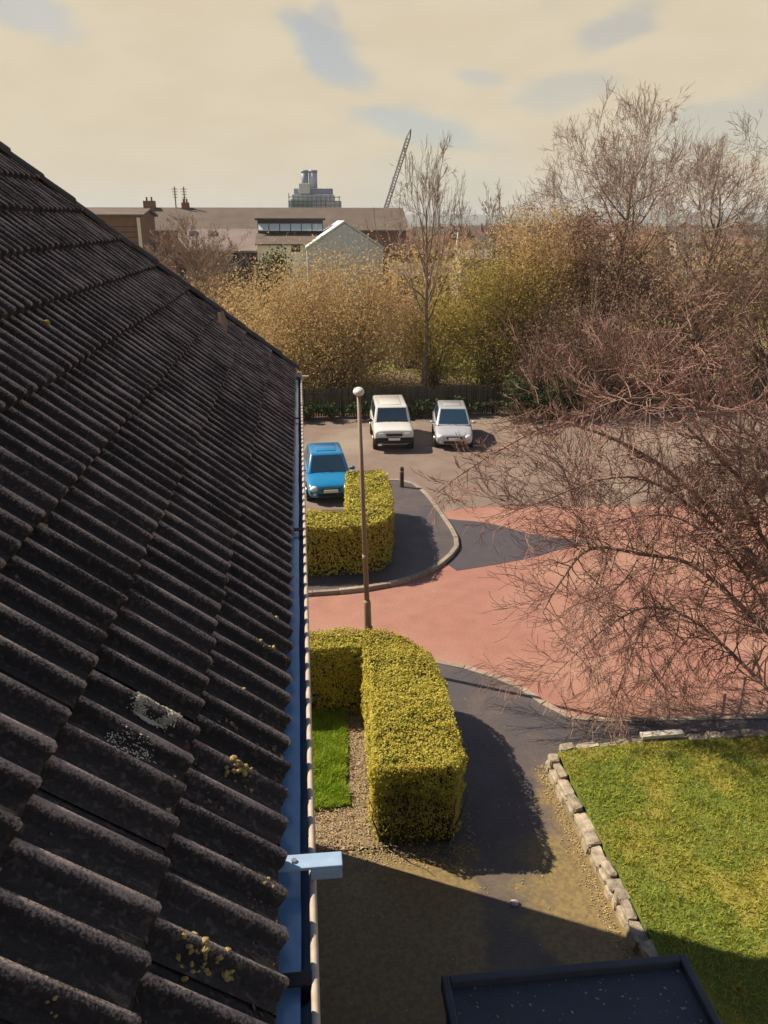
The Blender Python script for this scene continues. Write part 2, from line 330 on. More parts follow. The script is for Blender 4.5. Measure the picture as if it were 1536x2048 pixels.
def kerb_run(path, name, x0=-1.5, x1=16.0):
    root = bpy.data.objects.new(name, None); C.objects.link(root); struct(root)
    # resample at stone length
    P = [Vector(p) for p in path if -3.5 < p[0] < x1 + 3]
    acc = []; d = 0; L = .72; cur = P[0]; acc.append(cur); i = 1
    while i < len(P):
        seg = P[i] - cur
        if d + seg.length >= L:
            cur = cur + seg.normalized() * (L - d); acc.append(cur); d = 0
        else: d += seg.length; cur = P[i]; i += 1
    rng = random.Random(3)
    for a, b in zip(acc[:-1], acc[1:]):
        t = (b - a); l = t.length; t.normalize()
        m = MB().box(0.006, l - .006, -.075, .075, -.14, 0)
        o = m.build('kerb_stone', M['kerb'], root, bevel=.015)
        o.location = (a.x, a.y, KH + .012 + rng.uniform(-.006, .006)); o.rotation_euler = (rng.uniform(-.02, .02), 0, math.atan2(t.y, t.x))
    return root
kerb_run(kerb1, 'kerb'); kerb_run(kerb2, 'kerb')
# moss creeping over the footway by the house end and along the stone wall
t = M['pave'].node_tree; b = t.nodes['Principled BSDF']; src = b.inputs['Base Color'].links[0].from_socket
geo = t.nodes.new('ShaderNodeNewGeometry'); sp_ = t.nodes.new('ShaderNodeSeparateXYZ'); t.links.new(geo.outputs['Position'], sp_.inputs[0])
def mth(op, a, b_):
    n = t.nodes.new('ShaderNodeMath'); n.operation = op
    for i, x in enumerate((a, b_)):
        if isinstance(x, (int, float)): n.inputs[i].default_value = x
        else: t.links.new(x, n.inputs[i])
    return n.outputs[0]
def ms(x, a, b_):
    n = t.nodes.new('ShaderNodeMapRange'); n.interpolation_type = 'SMOOTHSTEP'; n.inputs['From Min'].default_value = a; n.inputs['From Max'].default_value = b_; t.links.new(x, n.inputs['Value']); return n.outputs['Result']
n1 = t.nodes.new('ShaderNodeTexNoise'); n1.inputs['Scale'].default_value = 1.7; n1.inputs['Detail'].default_value = 7; t.links.new(geo.outputs['Position'], n1.inputs['Vector'])
wob = mth('MULTIPLY', mth('SUBTRACT', n1.outputs['Fac'], .5), 2.2)
fy = ms(mth('ADD', sp_.outputs['Y'], wob), 10.7, 9.7)
cen = ms(mth('ABSOLUTE', mth('ADD', mth('SUBTRACT', sp_.outputs['X'], 2.75), wob), 0), .15, .75)
fx = mth('MULTIPLY', ms(mth('ADD', sp_.outputs['X'], mth('MULTIPLY', wob, .4)), 3.75, 4.15), ms(sp_.outputs['Y'], 12.2, 11.6))
fac = mth('MAXIMUM', mth('MULTIPLY', fy, mth('ADD', mth('MULTIPLY', cen, .75), .2)), fx)
fac = mth('MULTIPLY', fac, ms(sp_.outputs['X'], 4.7, 4.4))
n2 = t.nodes.new('ShaderNodeTexNoise'); n2.inputs['Scale'].default_value = 16; n2.inputs['Detail'].default_value = 6; t.links.new(geo.outputs['Position'], n2.inputs['Vector'])
mc = t.nodes.new('ShaderNodeMix'); mc.data_type = 'RGBA'; mc.inputs['A'].default_value = (.25, .185, .075, 1); mc.inputs['B'].default_value = (.17, .125, .065, 1); t.links.new(ms(n2.outputs['Fac'], .35, .65), mc.inputs['Factor'])
mxx = t.nodes.new('ShaderNodeMix'); mxx.data_type = 'RGBA'; t.links.new(fac, mxx.inputs['Factor']); t.links.new(src, mxx.inputs['A']); t.links.new(mc.outputs['Result'], mxx.inputs['B']); t.links.new(mxx.outputs['Result'], b.inputs['Base Color'])
# soil bed
sb = MB(); n = 26
bm = bmesh.new(); bmesh.ops.create_grid(bm, x_segments=30, y_segments=50, size=.5)
for v in bm.verts:
    x, y = v.co.x, v.co.y; v.co = Vector((-.42 + (x + .5) * 1.55, 10.3 + (y + .5) * 4.4, 0)); v.co.z = KH + .012 + .035 * abs(noise.noise(v.co * 5)) + .02 * noise.noise(v.co * 17)
me = bpy.data.meshes.new('soil_bed'); bm.to_mesh(me); bm.free(); struct(link('soil_bed', me, M['soil'], smooth=True))

# ------------------------------------------------------------------ house
TH = R(44.0); CT, ST = math.cos(TH), math.sin(TH)
HX, HZ = -.150, CAMH - 1.90           # eaves edge of the tiles
YE = 10.86                            # far eaves corner
HALF = 5.2; YN = -3.6                 # half depth of the block, near end
house = thing('apartment_house', 'dark hip roofed brick house with ribbed concrete tiles and a blue gutter', 'house', (-5.3, 4, 0))
house_inv = Matrix.Translation((5.3, -4, 0))
def hpart(o, parent=house):
    o.parent = parent; o.matrix_parent_inverse = house_inv; return o
XL = HX - 2 * HALF
wx1, wx0, wy1, wy0 = HX - .28, XL + .28, YE - .20, YN
hpart(MB().box(wx0, wx1, wy0, wy1, 0, HZ - .10).build('wall', M['brick']))
hpart(MB().box(XL + .02, HX - .03, wy0 + .002, YE - .03, HZ - .16, HZ - .095).build('soffit', M['fascia']))
for k, y in enumerate((2.0, 5.2, 8.4)):
    for z in (1.0, 3.6, 6.0):
        wd = hpart(MB().box(wx1 - .02, wx1 + .03, y - .6, y + .6, z, z + 1.2).build('window', M['wframe']))
        for j in (-1, 1):
            p = MB().box(wx1 + .031, wx1 + .036, y + (.03 if j > 0 else -.55), y + (.55 if j > 0 else -.03), z + .06, z + 1.14).build('pane', M['glass'])
            p.parent = wd
ridge_z = HZ + HALF * math.tan(TH); XR = HX - HALF
def zz(t, off): return HZ + t * math.tan(TH) + off
off = -.045 / CT
dk = MB()
A = (HX, YN, HZ + off); B = (HX, YE, HZ + off); Cc = (XL, YE, HZ + off); Dd = (XL, YN, HZ + off)
Rn = (XR, YN, ridge_z + off); Rf = (XR, YE - HALF, ridge_z + off)
dk.quad(A, B, Rf, Rn).quad(B, Cc, Rf).quad(Cc, Dd, Rn, Rf).quad(Dd, A, Rn).quad(A, Dd, Cc, B)
roof = hpart(dk.build('roof', M['deck']))
def rpart(o): o.parent = roof; return o

GA, TW, TL = .398, .292, .46
ROLLS = (.075, .221); RW, RH = .030, .043
def prof(a):
    a = a % TW
    z = 0.0
    for c in ROLLS:
        d = abs(a - c)
        if d < RW: z = max(z, RH * math.cos(d / RW * math.pi / 2) ** .8)
    return z
cols = [0.0]
for c in ROLLS: cols += [c - RW * 1.06, c - RW, c - RW * .8, c - RW * .42, c, c + RW * .42, c + RW * .8, c + RW, c + RW * 1.06]
cols += [TW + .010]
UU, WW, NN = Vector((0, 1, 0)), Vector((-CT, 0, ST)), Vector((ST, 0, CT))
LIFT = .046
def surf(a, w_):                       # point on the tiled surface: a along the eaves, w up the slope
    k = w_ % GA
    return Vector((HX, a, HZ)) + WW * w_ + NN * (prof(a) + LIFT * (1 - k / GA))
def tile_mesh(seed):
    rng = random.Random(seed); m = MB(); nc = len(cols)
    rows = [(-.0, LIFT - .042), (0, LIFT - .005), (.012, LIFT + .0), (TL, LIFT * (1 - TL / GA))]
    for j, (w_, z) in enumerate(rows):
        for a in cols:
            e = rng.uniform(-.004, .004) if j in (1, 2) else 0
            m.v.append((a, w_ + (rng.uniform(-.004, .004) if j in (0, 1) else 0), (prof(a) if a < TW else -.004) * (1 if j else .9) + z + e))
    for j in range(3):
        for i in range(nc - 1):
            q = j * nc + i; m.f.append((q, q + 1, q + 1 + nc, q + nc))
    return m
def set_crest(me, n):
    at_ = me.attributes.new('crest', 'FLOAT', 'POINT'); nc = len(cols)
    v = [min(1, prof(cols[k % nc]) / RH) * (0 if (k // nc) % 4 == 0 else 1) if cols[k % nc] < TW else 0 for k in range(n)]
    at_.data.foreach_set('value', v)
tms = [tile_mesh(s) for s in range(5)]
tdata = []
for k, m in enumerate(tms):
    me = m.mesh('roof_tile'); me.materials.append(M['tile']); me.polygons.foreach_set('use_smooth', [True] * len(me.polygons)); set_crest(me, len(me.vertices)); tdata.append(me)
def basis(O, U, W_, Nn): return Matrix(((U.x, W_.x, Nn.x, O.x), (U.y, W_.y, Nn.y, O.y), (U.z, W_.z, Nn.z, O.z), (0, 0, 0, 1)))
camM = cam.matrix_basis.inverted()
def proj(p):
    q = camM @ p
    if q.z > -.1: return None
    return (768 + F * q.x / -q.z, 1024 - F * q.y / -q.z, -q.z)
rng = random.Random(11)
tiles = []
ncourse = int(HALF / CT / GA)
for j in range(ncourse + 1):
    w_ = j * GA
    t = w_ * CT
    a = math.floor(YN / TW) * TW + TW
    while a < YE:
        if a < YE - t + .02:
            O = Vector((HX, a, HZ)) + WW * w_
            c = O + UU * TW / 2 + WW * GA / 2
            p = proj(c); vis = 0
            if p and -70 < p[0] < 700 and 200 < p[1] < 2200: vis = 1 / p[2]
            tiles.append((vis, j, a, O))
        a += TW
tiles.sort(key=lambda q: -q[0])
rest = MB()
hipn = Vector((1, -1, 0)).normalized()
def jmat(O, rng):
    return basis(O + NN * rng.uniform(-.003, .005) + UU * rng.uniform(-.003, .003) + WW * rng.uniform(-.006, .006), UU, WW, NN) @ Matrix.Rotation(rng.uniform(-.006, .006), 4, 'Z') @ Matrix.Rotation(rng.uniform(-.004, .008), 4, 'X')
cnt = 0
for vis, j, a, O in tiles:
    mtx = jmat(O, rng); t = j * GA * CT
    cut = a + TW > YE - t - TL * CT - .02
    k = rng.randrange(5)
    if vis > 0 and cnt < 299:
        cnt += 1
        if cut:
            me = tdata[k].copy(); bm = bmesh.new(); bm.from_mesh(me)
            bm.transform(mtx)
            bmesh.ops.bisect_plane(bm, geom=bm.verts[:] + bm.edges[:] + bm.faces[:], plane_co=(HX, YE - .02, HZ), plane_no=(-1, 1, 0), clear_outer=True)
            if not bm.faces: bm.free(); cnt -= 1; continue
            bm.transform(mtx.inverted()); bm.to_mesh(me); bm.free()
        else: me = tdata[k]
        o = bpy.data.objects.new('roof_tile', me); C.objects.link(o); o.matrix_world = mtx
        o.parent = roof
    else:
        if cut and a + TW > YE - t - TL * CT + TW * .6: continue
        i0 = len(rest.v)
        rest.v += [tuple(mtx @ Vector(v)) for v in tms[k].v]; rest.f += [tuple(i0 + q for q in f) for f in tms[k].f]
# hip end slope and far slope
for slope in (0, 1):
    if slope == 0: U2, W2, N2 = Vector((-1, 0, 0)), Vector((0, -CT, ST)), Vector((0, ST, CT)); O2 = Vector((HX, YE, HZ)); ln = 2 * HALF
    else: U2, W2, N2 = Vector((0, -1, 0)), Vector((CT, 0, ST)), Vector((-ST, 0, CT)); O2 = Vector((XL, YE, HZ)); ln = YE - YN
    for j in range(ncourse + 1):
        t = j * GA * CT; a = 0
        while a < ln - TW:
            a0, a1 = a, a + TW
            ok = a0 > t + .25 and (a1 < ln - t - .25 if slope == 0 else True)
            if ok:
                mtx = basis(O2 + U2 * a + W2 * (j * GA), U2, W2, N2); i0 = len(rest.v); k = rng.randrange(5)
                rest.v += [tuple(mtx @ Vector(v)) for v in tms[k].v]; rest.f += [tuple(i0 + q for q in f) for f in tms[k].f]
            a += TW
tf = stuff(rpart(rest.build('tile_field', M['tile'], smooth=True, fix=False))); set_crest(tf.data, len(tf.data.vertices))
# hip tiles
hd = Vector((-1, -1, math.tan(TH))).normalized(); side = Vector((1, -1, 0)).normalized(); hup = hd.cross(side) * -1
if hup.z < 0: hup = -hup
rngh = random.Random(5)
nh = int(HALF * math.sqrt(2 + math.tan(TH) ** 2) / .36)
hm = []
for s in range(4):
    rr = random.Random(s); m = MB(); L = .44; nn_ = 9
    for (l, r, dz) in ((0, .135, .0), (0, .155, .0), (L, .128, -.012)):
        for q in range(nn_):
            th = math.pi * (q / (nn_ - 1)); x = math.cos(th) * r * 1.0; z = math.sin(th) * r * .62 + dz + rr.uniform(-.003, .003)
            m.v.append((l, x, z))
    for j in range(2):
        for q in range(nn_ - 1): m.f.append((j * nn_ + q, j * nn_ + q + 1, (j + 1) * nn_ + q + 1, (j + 1) * nn_ + q))
    me = m.mesh('hip_tile'); me.materials.append(M['hip']); hm.append(me)
for i in range(nh):
    O = Vector((HX, YE, HZ)) + hd * (.02 + i * .36) + hup * (.005 + rngh.uniform(-.008, .01))
    o = bpy.data.objects.new('hip_tile', hm[rngh.randrange(4)]); C.objects.link(o)
    o.matrix_world = basis(O, hd, side, hup) @ Matrix.Rotation(rngh.uniform(-.03, .03), 4, 'X') @ Matrix.Rotation(-.03, 4, 'Y')
    o.parent = roof
for i in range(20):   # ridge
    O = Vector((XR, YE - HALF - i * .42, ridge_z + .03))
    o = bpy.data.objects.new('ridge_tile', hm[i % 4]); C.objects.link(o); o.matrix_world = basis(O, Vector((0, -1, 0)), Vector((1, 0, 0)), Vector((0, 0, 1)))
    o.parent = roof
# loose fragment of broken hip mortar standing on the roof
p0 = surf(YE - 1.62, 1.02)
fr = MB(); rr = random.Random(2)
fr.tube([p0 + Vector((0, 0, -.02)), p0 + Vector((.005, 0, .10)), p0 + Vector((-.02, .01, .22))], [.045, .05, .038], 6)
M['mortar'] = mat('pink_mortar', (.36, .24, .18), (.28, .19, .15), .95, 40, 5, .006, 60)
rpart(fr.build('mortar_lump', M['mortar']))
# moss lumps, lichen, debris
def px_on_roof(px, py):
    r = ray(px, py); O = Vector((0, 0, CAMH)); n = NN; d = (Vector((HX, 0, HZ)) + NN * .03 - O).dot(n) / r.dot(n)
    p = O + r * d; q = p - Vector((HX, 0, HZ)); return q.y, q.dot(WW)
rng = random.Random(21)
for k, (px, py, s, nb) in enumerate(((470, 1548, .022, 3), (490, 1556, .018, 2), (388, 1917, .017, 4), (415, 1926, .02, 2), (453, 1953, .021, 1), (487, 1384, .022, 4), (463, 1440, .018, 1), (95, 2012, .016, 1), (515, 1790, .012, 2), (545, 1243, .025, 3), (525, 1300, .02, 3), (350, 1010, .03, 2), (85, 650, .03, 1), (370, 855, .03, 1), (95, 1045, .03, 1))):
    a, w_ = px_on_roof(px, py); m = MB(); nb = nb * 5 if nb > 1 else 4
    for b in range(nb):
        sp_ = .03 if nb > 4 else .008
        p = surf(a + rng.gauss(0, sp_ * .6), w_ + rng.gauss(0, sp_)); q = s * rng.uniform(.22, .55)
        m.ball(p + NN * q * .2, q * rng.uniform(.8, 1.4), q * rng.uniform(.8, 1.4), q * .8, 7, 5, .3, rng)
    stuff(rpart(m.build('moss_clump', M['moss'], smooth=True)))
nr = np.random.default_rng(14)
for px, py, r0, wd, nfl in ((300, 1430, .038, .006, 2200), (262, 1492, .036, .010, 160)):
    a, w_ = px_on_roof(px, py); P = []
    for k in range(nfl):
        th = nr.uniform(0, 2 * math.pi); r = r0 * (1 + .22 * noise.noise(Vector((math.cos(th) * 1.4, math.sin(th) * 1.4, px)))) + nr.normal(0, wd)
        P.append(surf(a + r * math.cos(th) * .8, w_ + r * math.sin(th) * 1.5) + NN * nr.uniform(.001, .004))
    o = rpart(leaves('lichen_ring', np.array([tuple(p) for p in P]), .0036, M['lichen'], None, np.tile(np.array(NN), (len(P), 1)), .7, .8, 3)); stuff(o)
P = []
nr = np.random.default_rng(4)
for k in range(5200):
    a = nr.uniform(1.2, YE - 1); w_ = abs(nr.normal(0, .22)) if k % 3 else nr.uniform(0, 2.2)
    if prof(a) > .012 and nr.random() < .75: continue
    if noise.noise(Vector((a * 2.2, w_ * 3, 3))) < .05: continue
    P.append(surf(a, w_) + NN * .004)
stuff(rpart(leaves('debris', np.array(P), .009, M['litter'], None, np.tile(np.array(NN), (len(P), 1)), .5, .8, 3)))

# gutter
GX, GZ, GR = -.095, HZ - .044, .072
def trough(r, y0, y1, a0=180, a1=360, n=12, t=.004):
    m = MB(); o = []
    for rr_ in (r, r - t):
        o.append([(GX + rr_ * math.cos(R(a0 + (a1 - a0) * k / n)), GZ + rr_ * math.sin(R(a0 + (a1 - a0) * k / n))) for k in range(n + 1)])
    prf = o[0] + o[1][::-1]; i0 = 0; ln = len(prf)
    for y in (y0, y1): m.v += [(x, y, z) for x, z in prf]
    for k in range(ln): m.f.append((k, (k + 1) % ln, ln + (k + 1) % ln, ln + k))
    m.f.append(tuple(range(ln))); m.f.append(tuple(range(ln, 2 * ln))[::-1]); return m
gut = hpart(trough(GR, YN, YE + .02).build('gutter', M['gutter'], smooth=False))
def gpart(o): o.parent = gut; return o
# rolled outer lip
lip = MB().tube([(GX + GR - .001, YN, GZ + .004), (GX + GR - .001, YE + .03, GZ + .004)], .0115, 8)
gpart(lip.build('gutter_lip', M['rim'], smooth=True))
gw = MB(); ny = 120
for i in range(ny + 1):
    y = YN + (YE - YN) * i / ny
    for x in (-.066, 0, .032 + .006 * noise.noise(Vector((y * 3, 0, 0)))): gw.v.append((GX + x, y, GZ - .022))
for i in range(ny):
    for k in range(2): gw.f.append((i * 3 + k, i * 3 + k + 1, i * 3 + k + 4, i * 3 + k + 3))
gpart(gw.build('standing_water', M['gutwater'], smooth=True))
for y in (1.62, 5.0, 8.2):
    gpart(trough(GR + .008, y - .03, y + .03, t=.012).build('gutter_joint', M['darkplastic']))
    gpart(MB().box(GX - GR, GX + GR, y - .022, y + .022, GZ + .003, GZ + .012).build('joint_clip', M['darkplastic'], bevel=.003))
yb = 1.985
bk = MB().box(-.15, .070, yb - .030, yb + .030, GZ + .056, GZ + .068).box(-.03, .068, yb - .032, yb - .026, GZ + .018, GZ + .057)
gpart(bk.build('gutter_bracket', M['bracket'], bevel=.004))
gpart(MB().tube([(-.08, yb, GZ + .068), (-.08, yb, GZ + .075)], .009, 8).build('bolt', M['alloy']))
# corner outlet, end return and downpipe at the far corner
cm = MB(); cm.box(GX - GR - .006, GX + GR + .006, YE - .24, YE - .13, GZ - GR - .01, GZ + .014)
gpart(cm.build('outlet_box', M['rim'], bevel=.01))
gpart(MB().box(GX - .04, GX + .17, YE - .36, YE - .31, GZ + .012, GZ + .024).build('gutter_bracket', M['rim'], bevel=.004))
dp = MB().tube([(GX, YE - .19, GZ - .07), (GX, YE - .19, GZ - .22), (wx1 + .06, YE - .42, GZ - .55), (wx1 + .06, YE - .42, .12)], .036, 10)
hpart(dp.build('downpipe', M['gutter'], smooth=True))
gpart(MB().tube([(GX + .03, YE + .06, GZ + .02), (GX + .035, YE + .06, GZ + .16)], .012, 6).build('end_strap', M['rim']))

# ------------------------------------------------------------------ flat roofed store beside the house
st = thing('bin_store', 'flat felt roofed store with raised edges in the shade of the house', 'shed', (2.6, 4.4, KH))
def spart(o): o.parent = st; o.matrix_parent_inverse = Matrix.Translation((-2.6, -4.4, -KH)); return o
X0, X1, Y0, Y1, ZT = 1.30, 4.15, 2.4, 6.52, 1.62
spart(MB().box(X0 + .06, X1 - .06, Y0 + .06, Y1 - .06, KH - .02, ZT).build('wall', M['brick']))
spart(MB().box(X0 + .093, X1 - .093, Y0 + .093, Y1 - .093, ZT, ZT + .05).build('felt_roof', M['felt']))
for a in ((X0, X0 + .09, Y0, Y1), (X1 - .09, X1, Y0, Y1), (X0 + .092, X1 - .092, Y1 - .09, Y1), (X0 + .092, X1 - .092, Y0, Y0 + .09)):
    spart(MB().box(*a, ZT - .03, ZT + .16).build('roof_edge', M['felt'], bevel=.02))

# ------------------------------------------------------------------ lawns
def inpoly(poly, x, y):
    c = False; j = len(poly) - 1
    for i in range(len(poly)):
        xi, yi = poly[i]; xj, yj = poly[j]
        if (yi > y) != (yj > y) and x < (xj - xi) * (y - yi) / (yj - yi) + xi: c = not c
        j = i
    return c
def lawn(name, poly, z, mb_, mg, n, hgt, seed, thick=.3, tilt=.0):
    b = MB().prism(poly, z - thick, z); struct(b.build(name, mb_))
    rg = np.random.default_rng(seed); xs = [p[0] for p in poly]; ys = [p[1] for p in poly]
    P = []
    while len(P) < n:
        x = rg.uniform(min(xs), max(xs)); y = rg.uniform(min(ys), max(ys))
        if inpoly(poly, x, y): P.append((x, y))
    P = np.array(P); k = len(P)
    clump = np.array([.55 + .9 * max(0, noise.noise(Vector((x * 3.1, y * 3.1, seed))) + .35) for x, y in P])
    h = hgt * rg.uniform(.5, 1.3, k) * clump; th = rg.uniform(0, 2 * math.pi, k); lean = rg.normal(0, .55, (k, 2))
    w_ = .006 * (1 + hgt * 6)
    base = np.stack([P[:, 0], P[:, 1], np.full(k, z)], 1); dx = np.stack([np.cos(th) * w_, np.sin(th) * w_, np.zeros(k)], 1)
    tip = base + np.stack([lean[:, 0] * h, lean[:, 1] * h, h], 1)
    V = np.stack([base - dx, base + dx, tip], 1).reshape(-1, 3)
    me = bpy.data.meshes.new('grass'); me.from_pydata(V.tolist(), [], np.arange(3 * k).reshape(-1, 3).tolist()); me.update()
    return stuff(link('grass', me, mg))
LZ = .36
g1 = lawn('lawn', [(4.50, 12.12), (6.0, 12.25), (12, 12.1), (12, 4), (4.56, 4)], LZ, M['lawnbase'], M['grass'], 80000, .075, 2)
tag(g1, 'yellow green grass of the raised lawn behind the stone wall', 'grass')
g2 = lawn('lawn', [(-.42, 14.1), (.62, 14.1), (.60, 12.9), (.50, 11.8), (.56, 11.3), (-.42, 11.2)], KH + .06, M['lawnbase'], M['grassL'], 26000, .09, 5, .1)
tag(g2, 'bright green grass of the small lawn beside the house', 'grass')
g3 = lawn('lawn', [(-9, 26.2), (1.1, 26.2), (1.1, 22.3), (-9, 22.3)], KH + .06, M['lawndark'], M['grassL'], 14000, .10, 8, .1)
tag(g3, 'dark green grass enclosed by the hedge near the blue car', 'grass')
# litter on soil
M['leaflit'] = mat('dry_leaf_litter', (.40, .31, .17), (.27, .20, .11), .95, 20, island=.4)
P = []; rg = np.random.default_rng(9)
while len(P) < 3500:
    x = rg.uniform(-.4, 1.5); y = rg.uniform(10.2, 14.3)
    if (y < 11.25 or x > .6) and (x < 1.0 or y < 10.7): P.append((x, y, KH + .03 + rg.uniform(0, .05)))
P = np.array(P)
l = leaves('leaf_litter', P, .018, M['leaflit'], None, np.tile((0, 0, 1.), (len(P), 1)), .6, .6, 5); stuff(l); tag(l, 'dry yellowish leaf litter on the soil beside the hedge', 'leaf litter')

M['kerbpale'] = mat('pale_coping', (.58, .54, .47), (.45, .41, .35), .85, 12)
pb = MB().ball((0, 0, .02), .075, .06, .04, 9, 6, .12, random.Random(1)).build('loose_stone', M['kerbpale'], smooth=True); pb.location = (2.87, 8.98, KH - .012); tag(pb, 'single pale loose stone lying on the mossy path', 'stone')
# ------------------------------------------------------------------ low stone wall round the raised lawn
wall = thing('low_stone_wall', 'low wall of pale rough stones edging the raised lawn', 'wall', (4.42, 9, KH))
winv = Matrix.Translation((-4.42, -9, -KH))
rng = random.Random(8)
def stone(cx, cy, lx, ly, z0, z1, rz):
    bm = bmesh.new(); bmesh.ops.create_cube(bm, size=1)
    bmesh.ops.bevel(bm, geom=bm.edges[:], offset=.14, segments=1, affect='EDGES')
    for v in bm.verts:
        v.co = Vector((v.co.x * lx, v.co.y * ly, v.co.z * (z1 - z0))) + Vector((rng.uniform(-1, 1), rng.uniform(-1, 1), rng.uniform(-1, 1))) * .018
    me = bpy.data.meshes.new('stone'); bm.to_mesh(me); bm.free()
    o = link('stone', me, M['stone'], wall); o.matrix_world = Matrix.Translation((cx, cy, (z0 + z1) / 2)) @ Matrix.Rotation(rz, 4, 'Z')
    o.matrix_parent_inverse = winv
def wall_run(p, q):
    p, q = Vector(p), Vector(q); d = q - p; L = d.length; d.normalize(); s = 0; a = math.atan2(d.y, d.x)
    while s < L:
        l = rng.uniform(.16, .48); c = p + d * (s + l / 2)
        hgt = LZ + rng.uniform(-.07, .05)
        stone(c.x + rng.uniform(-.015, .015), c.y + rng.uniform(-.015, .015), l - .02, rng.uniform(.20, .26), KH - .05, KH + .15, a)
        stone(c.x + rng.uniform(-.02, .02), c.y, l - .01, rng.uniform(.15, .24), KH + .152, hgt, a + rng.uniform(-.12, .12))
        s += l
wall_run((4.36, 12.05), (4.46, 6.6)); wall_run((4.60, 12.25), (6.0, 12.36)); wall_run((6.05, 12.36), (11.5, 12.22))
ck = MB().box(-.42, .42, -.08, .08, 0, .07).build('coping_slab', M['kerbpale'], wall, bevel=.01); ck.matrix_world = Matrix.Translation((6.62, 12.36, LZ + .03)) @ Matrix.Rotation(.02, 4, 'Z'); ck.matrix_parent_inverse = winv

# fallen leaves and grit along the wall foot, the hedge foot and over the path
P = []; rg = np.random.default_rng(19)
while len(P) < 2600:
    m_ = rg.random()
    if m_ < .45: y = rg.uniform(6.6, 12.1); x = 4.24 - abs(rg.normal(0, .10))
    elif m_ < .7: x = rg.uniform(.6, 2.5); y = 10.25 - abs(rg.normal(0, .16))
    elif m_ < .85: y = rg.uniform(10.2, 14); x = 2.42 + abs(rg.normal(0, .12))
    else: x = rg.uniform(.2, 4.2); y = rg.uniform(7, 15)
    P.append((x, y, KH - .004 + abs(rg.normal(0, .006))))
P = np.array(P)
l = leaves('leaf_litter', P, .016, M['leaflit'], None, np.tile((0, 0, 1.), (len(P), 1)), .75, .6, 15); stuff(l); tag(l, 'scattered dry leaves along the stone wall foot and the path', 'leaf litter')
P = np.stack([rg.uniform(X0 + .12, X1 - .12, 500), rg.uniform(Y0 + .2, Y1 - .1, 500), np.full(500, ZT + .056)], 1)
l = leaves('leaf_litter', P, .018, M['leaflit'], None, np.tile((0, 0, 1.), (500, 1)), .75, .6, 16); stuff(l); tag(l, 'dry leaves lying on the flat felt roof of the store', 'leaf litter')

# ------------------------------------------------------------------ hedges
def offset_poly(poly, d):
    n = len(poly); o = []
    for i in range(n):
        a = Vector(poly[i - 1]); b = Vector(poly[i]); c = Vector(poly[(i + 1) % n])
        n1 = Vector(((b - a).y, -(b - a).x)).normalized(); n2 = Vector(((c - b).y, -(c - b).x)).normalized()
        m = (n1 + n2); m = m / max(.5, m.dot(n1)); o.append(tuple(b - m * d))
    return o
def hedge(label, poly, hgt, nleaf, lsize, seed, z0=KH, bare=None):
    cx = sum(p[0] for p in poly) / len(poly); cy = sum(p[1] for p in poly) / len(poly)
    root = thing('hedge', label, 'hedge', (cx, cy, z0)); inv = Matrix.Translation((-cx, -cy, -z0))
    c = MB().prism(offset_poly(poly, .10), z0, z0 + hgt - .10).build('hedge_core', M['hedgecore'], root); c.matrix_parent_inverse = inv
    rg = np.random.default_rng(seed); n = len(poly)
    segs = [(Vector(poly[i]), Vector(poly[(i + 1) % n])) for i in range(n)]
    per = sum((b - a).length for a, b in segs)
    area = abs(sum(poly[i][0] * poly[(i + 1) % n][1] - poly[(i + 1) % n][0] * poly[i][1] for i in range(n))) / 2
    tot = per * hgt + area; ns = int(nleaf * per * hgt / tot)
    P, Nn = [], []
    cum = np.cumsum([(b - a).length for a, b in segs])
    for k in range(ns):
        s = rg.uniform(0, per); i = int(np.searchsorted(cum, s)); a, b = segs[min(i, n - 1)]; t = (s - (cum[i - 1] if i else 0)) / (b - a).length
        p = a.lerp(b, t); d = (b - a).normalized(); nv = Vector((d.y, -d.x)); z = hgt * rg.uniform(0, 1) ** .75
        if bare and rg.random() < bare(p, z): continue
        v = Vector((p.x, p.y, z + z0)); rough = .10 * noise.noise(v * 2.3) + .06 * noise.noise(v * 7)
        rnd = max(0, (z - hgt + .12) / .12); inn = -.09 * rnd * rnd
        q = v + Vector((nv.x, nv.y, 0)) * (rough + inn - .02 + rg.normal(0, .02)); P.append(q); Nn.append((nv.x, nv.y, .35 + rnd))
    xs = [p[0] for p in poly]; ys = [p[1] for p in poly]; cnt = 0
    while cnt < nleaf - ns:
        x = rg.uniform(min(xs), max(xs)); y = rg.uniform(min(ys), max(ys))
        if not inpoly(poly, x, y): continue
        cnt += 1; v = Vector((x, y, z0 + hgt)); P.append(v + Vector((0, 0, -.02 + .11 * noise.noise(v * 1.5) + .04 * noise.noise(v * 6.5) + rg.normal(0, .018)))); Nn.append((0, 0, 1))
    o = leaves('hedge_leaves', np.array([tuple(p) for p in P]), lsize, M['hedge'], root, np.array(Nn), .55, .55, seed); stuff(o); o.matrix_parent_inverse = inv
    return root, inv
def ccw(p):
    return p if sum(p[i][0] * p[(i + 1) % len(p)][1] - p[(i + 1) % len(p)][0] * p[i][1] for i in range(len(p))) > 0 else p[::-1]
h1 = ccw([(.86, 10.30), (2.20, 10.22), (2.36, 10.5), (2.40, 12.0), (2.38, 13.4), (2.20, 14.05), (1.85, 14.55), (1.35, 14.78), (.5, 14.86), (-2.5, 14.9), (-2.5, 14.15), (.98, 14.08), (1.0, 12.4)])
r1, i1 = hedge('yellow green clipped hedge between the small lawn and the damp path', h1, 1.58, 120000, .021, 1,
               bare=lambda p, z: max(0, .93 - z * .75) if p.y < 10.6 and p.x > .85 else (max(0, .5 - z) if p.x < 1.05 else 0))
rng = random.Random(6)
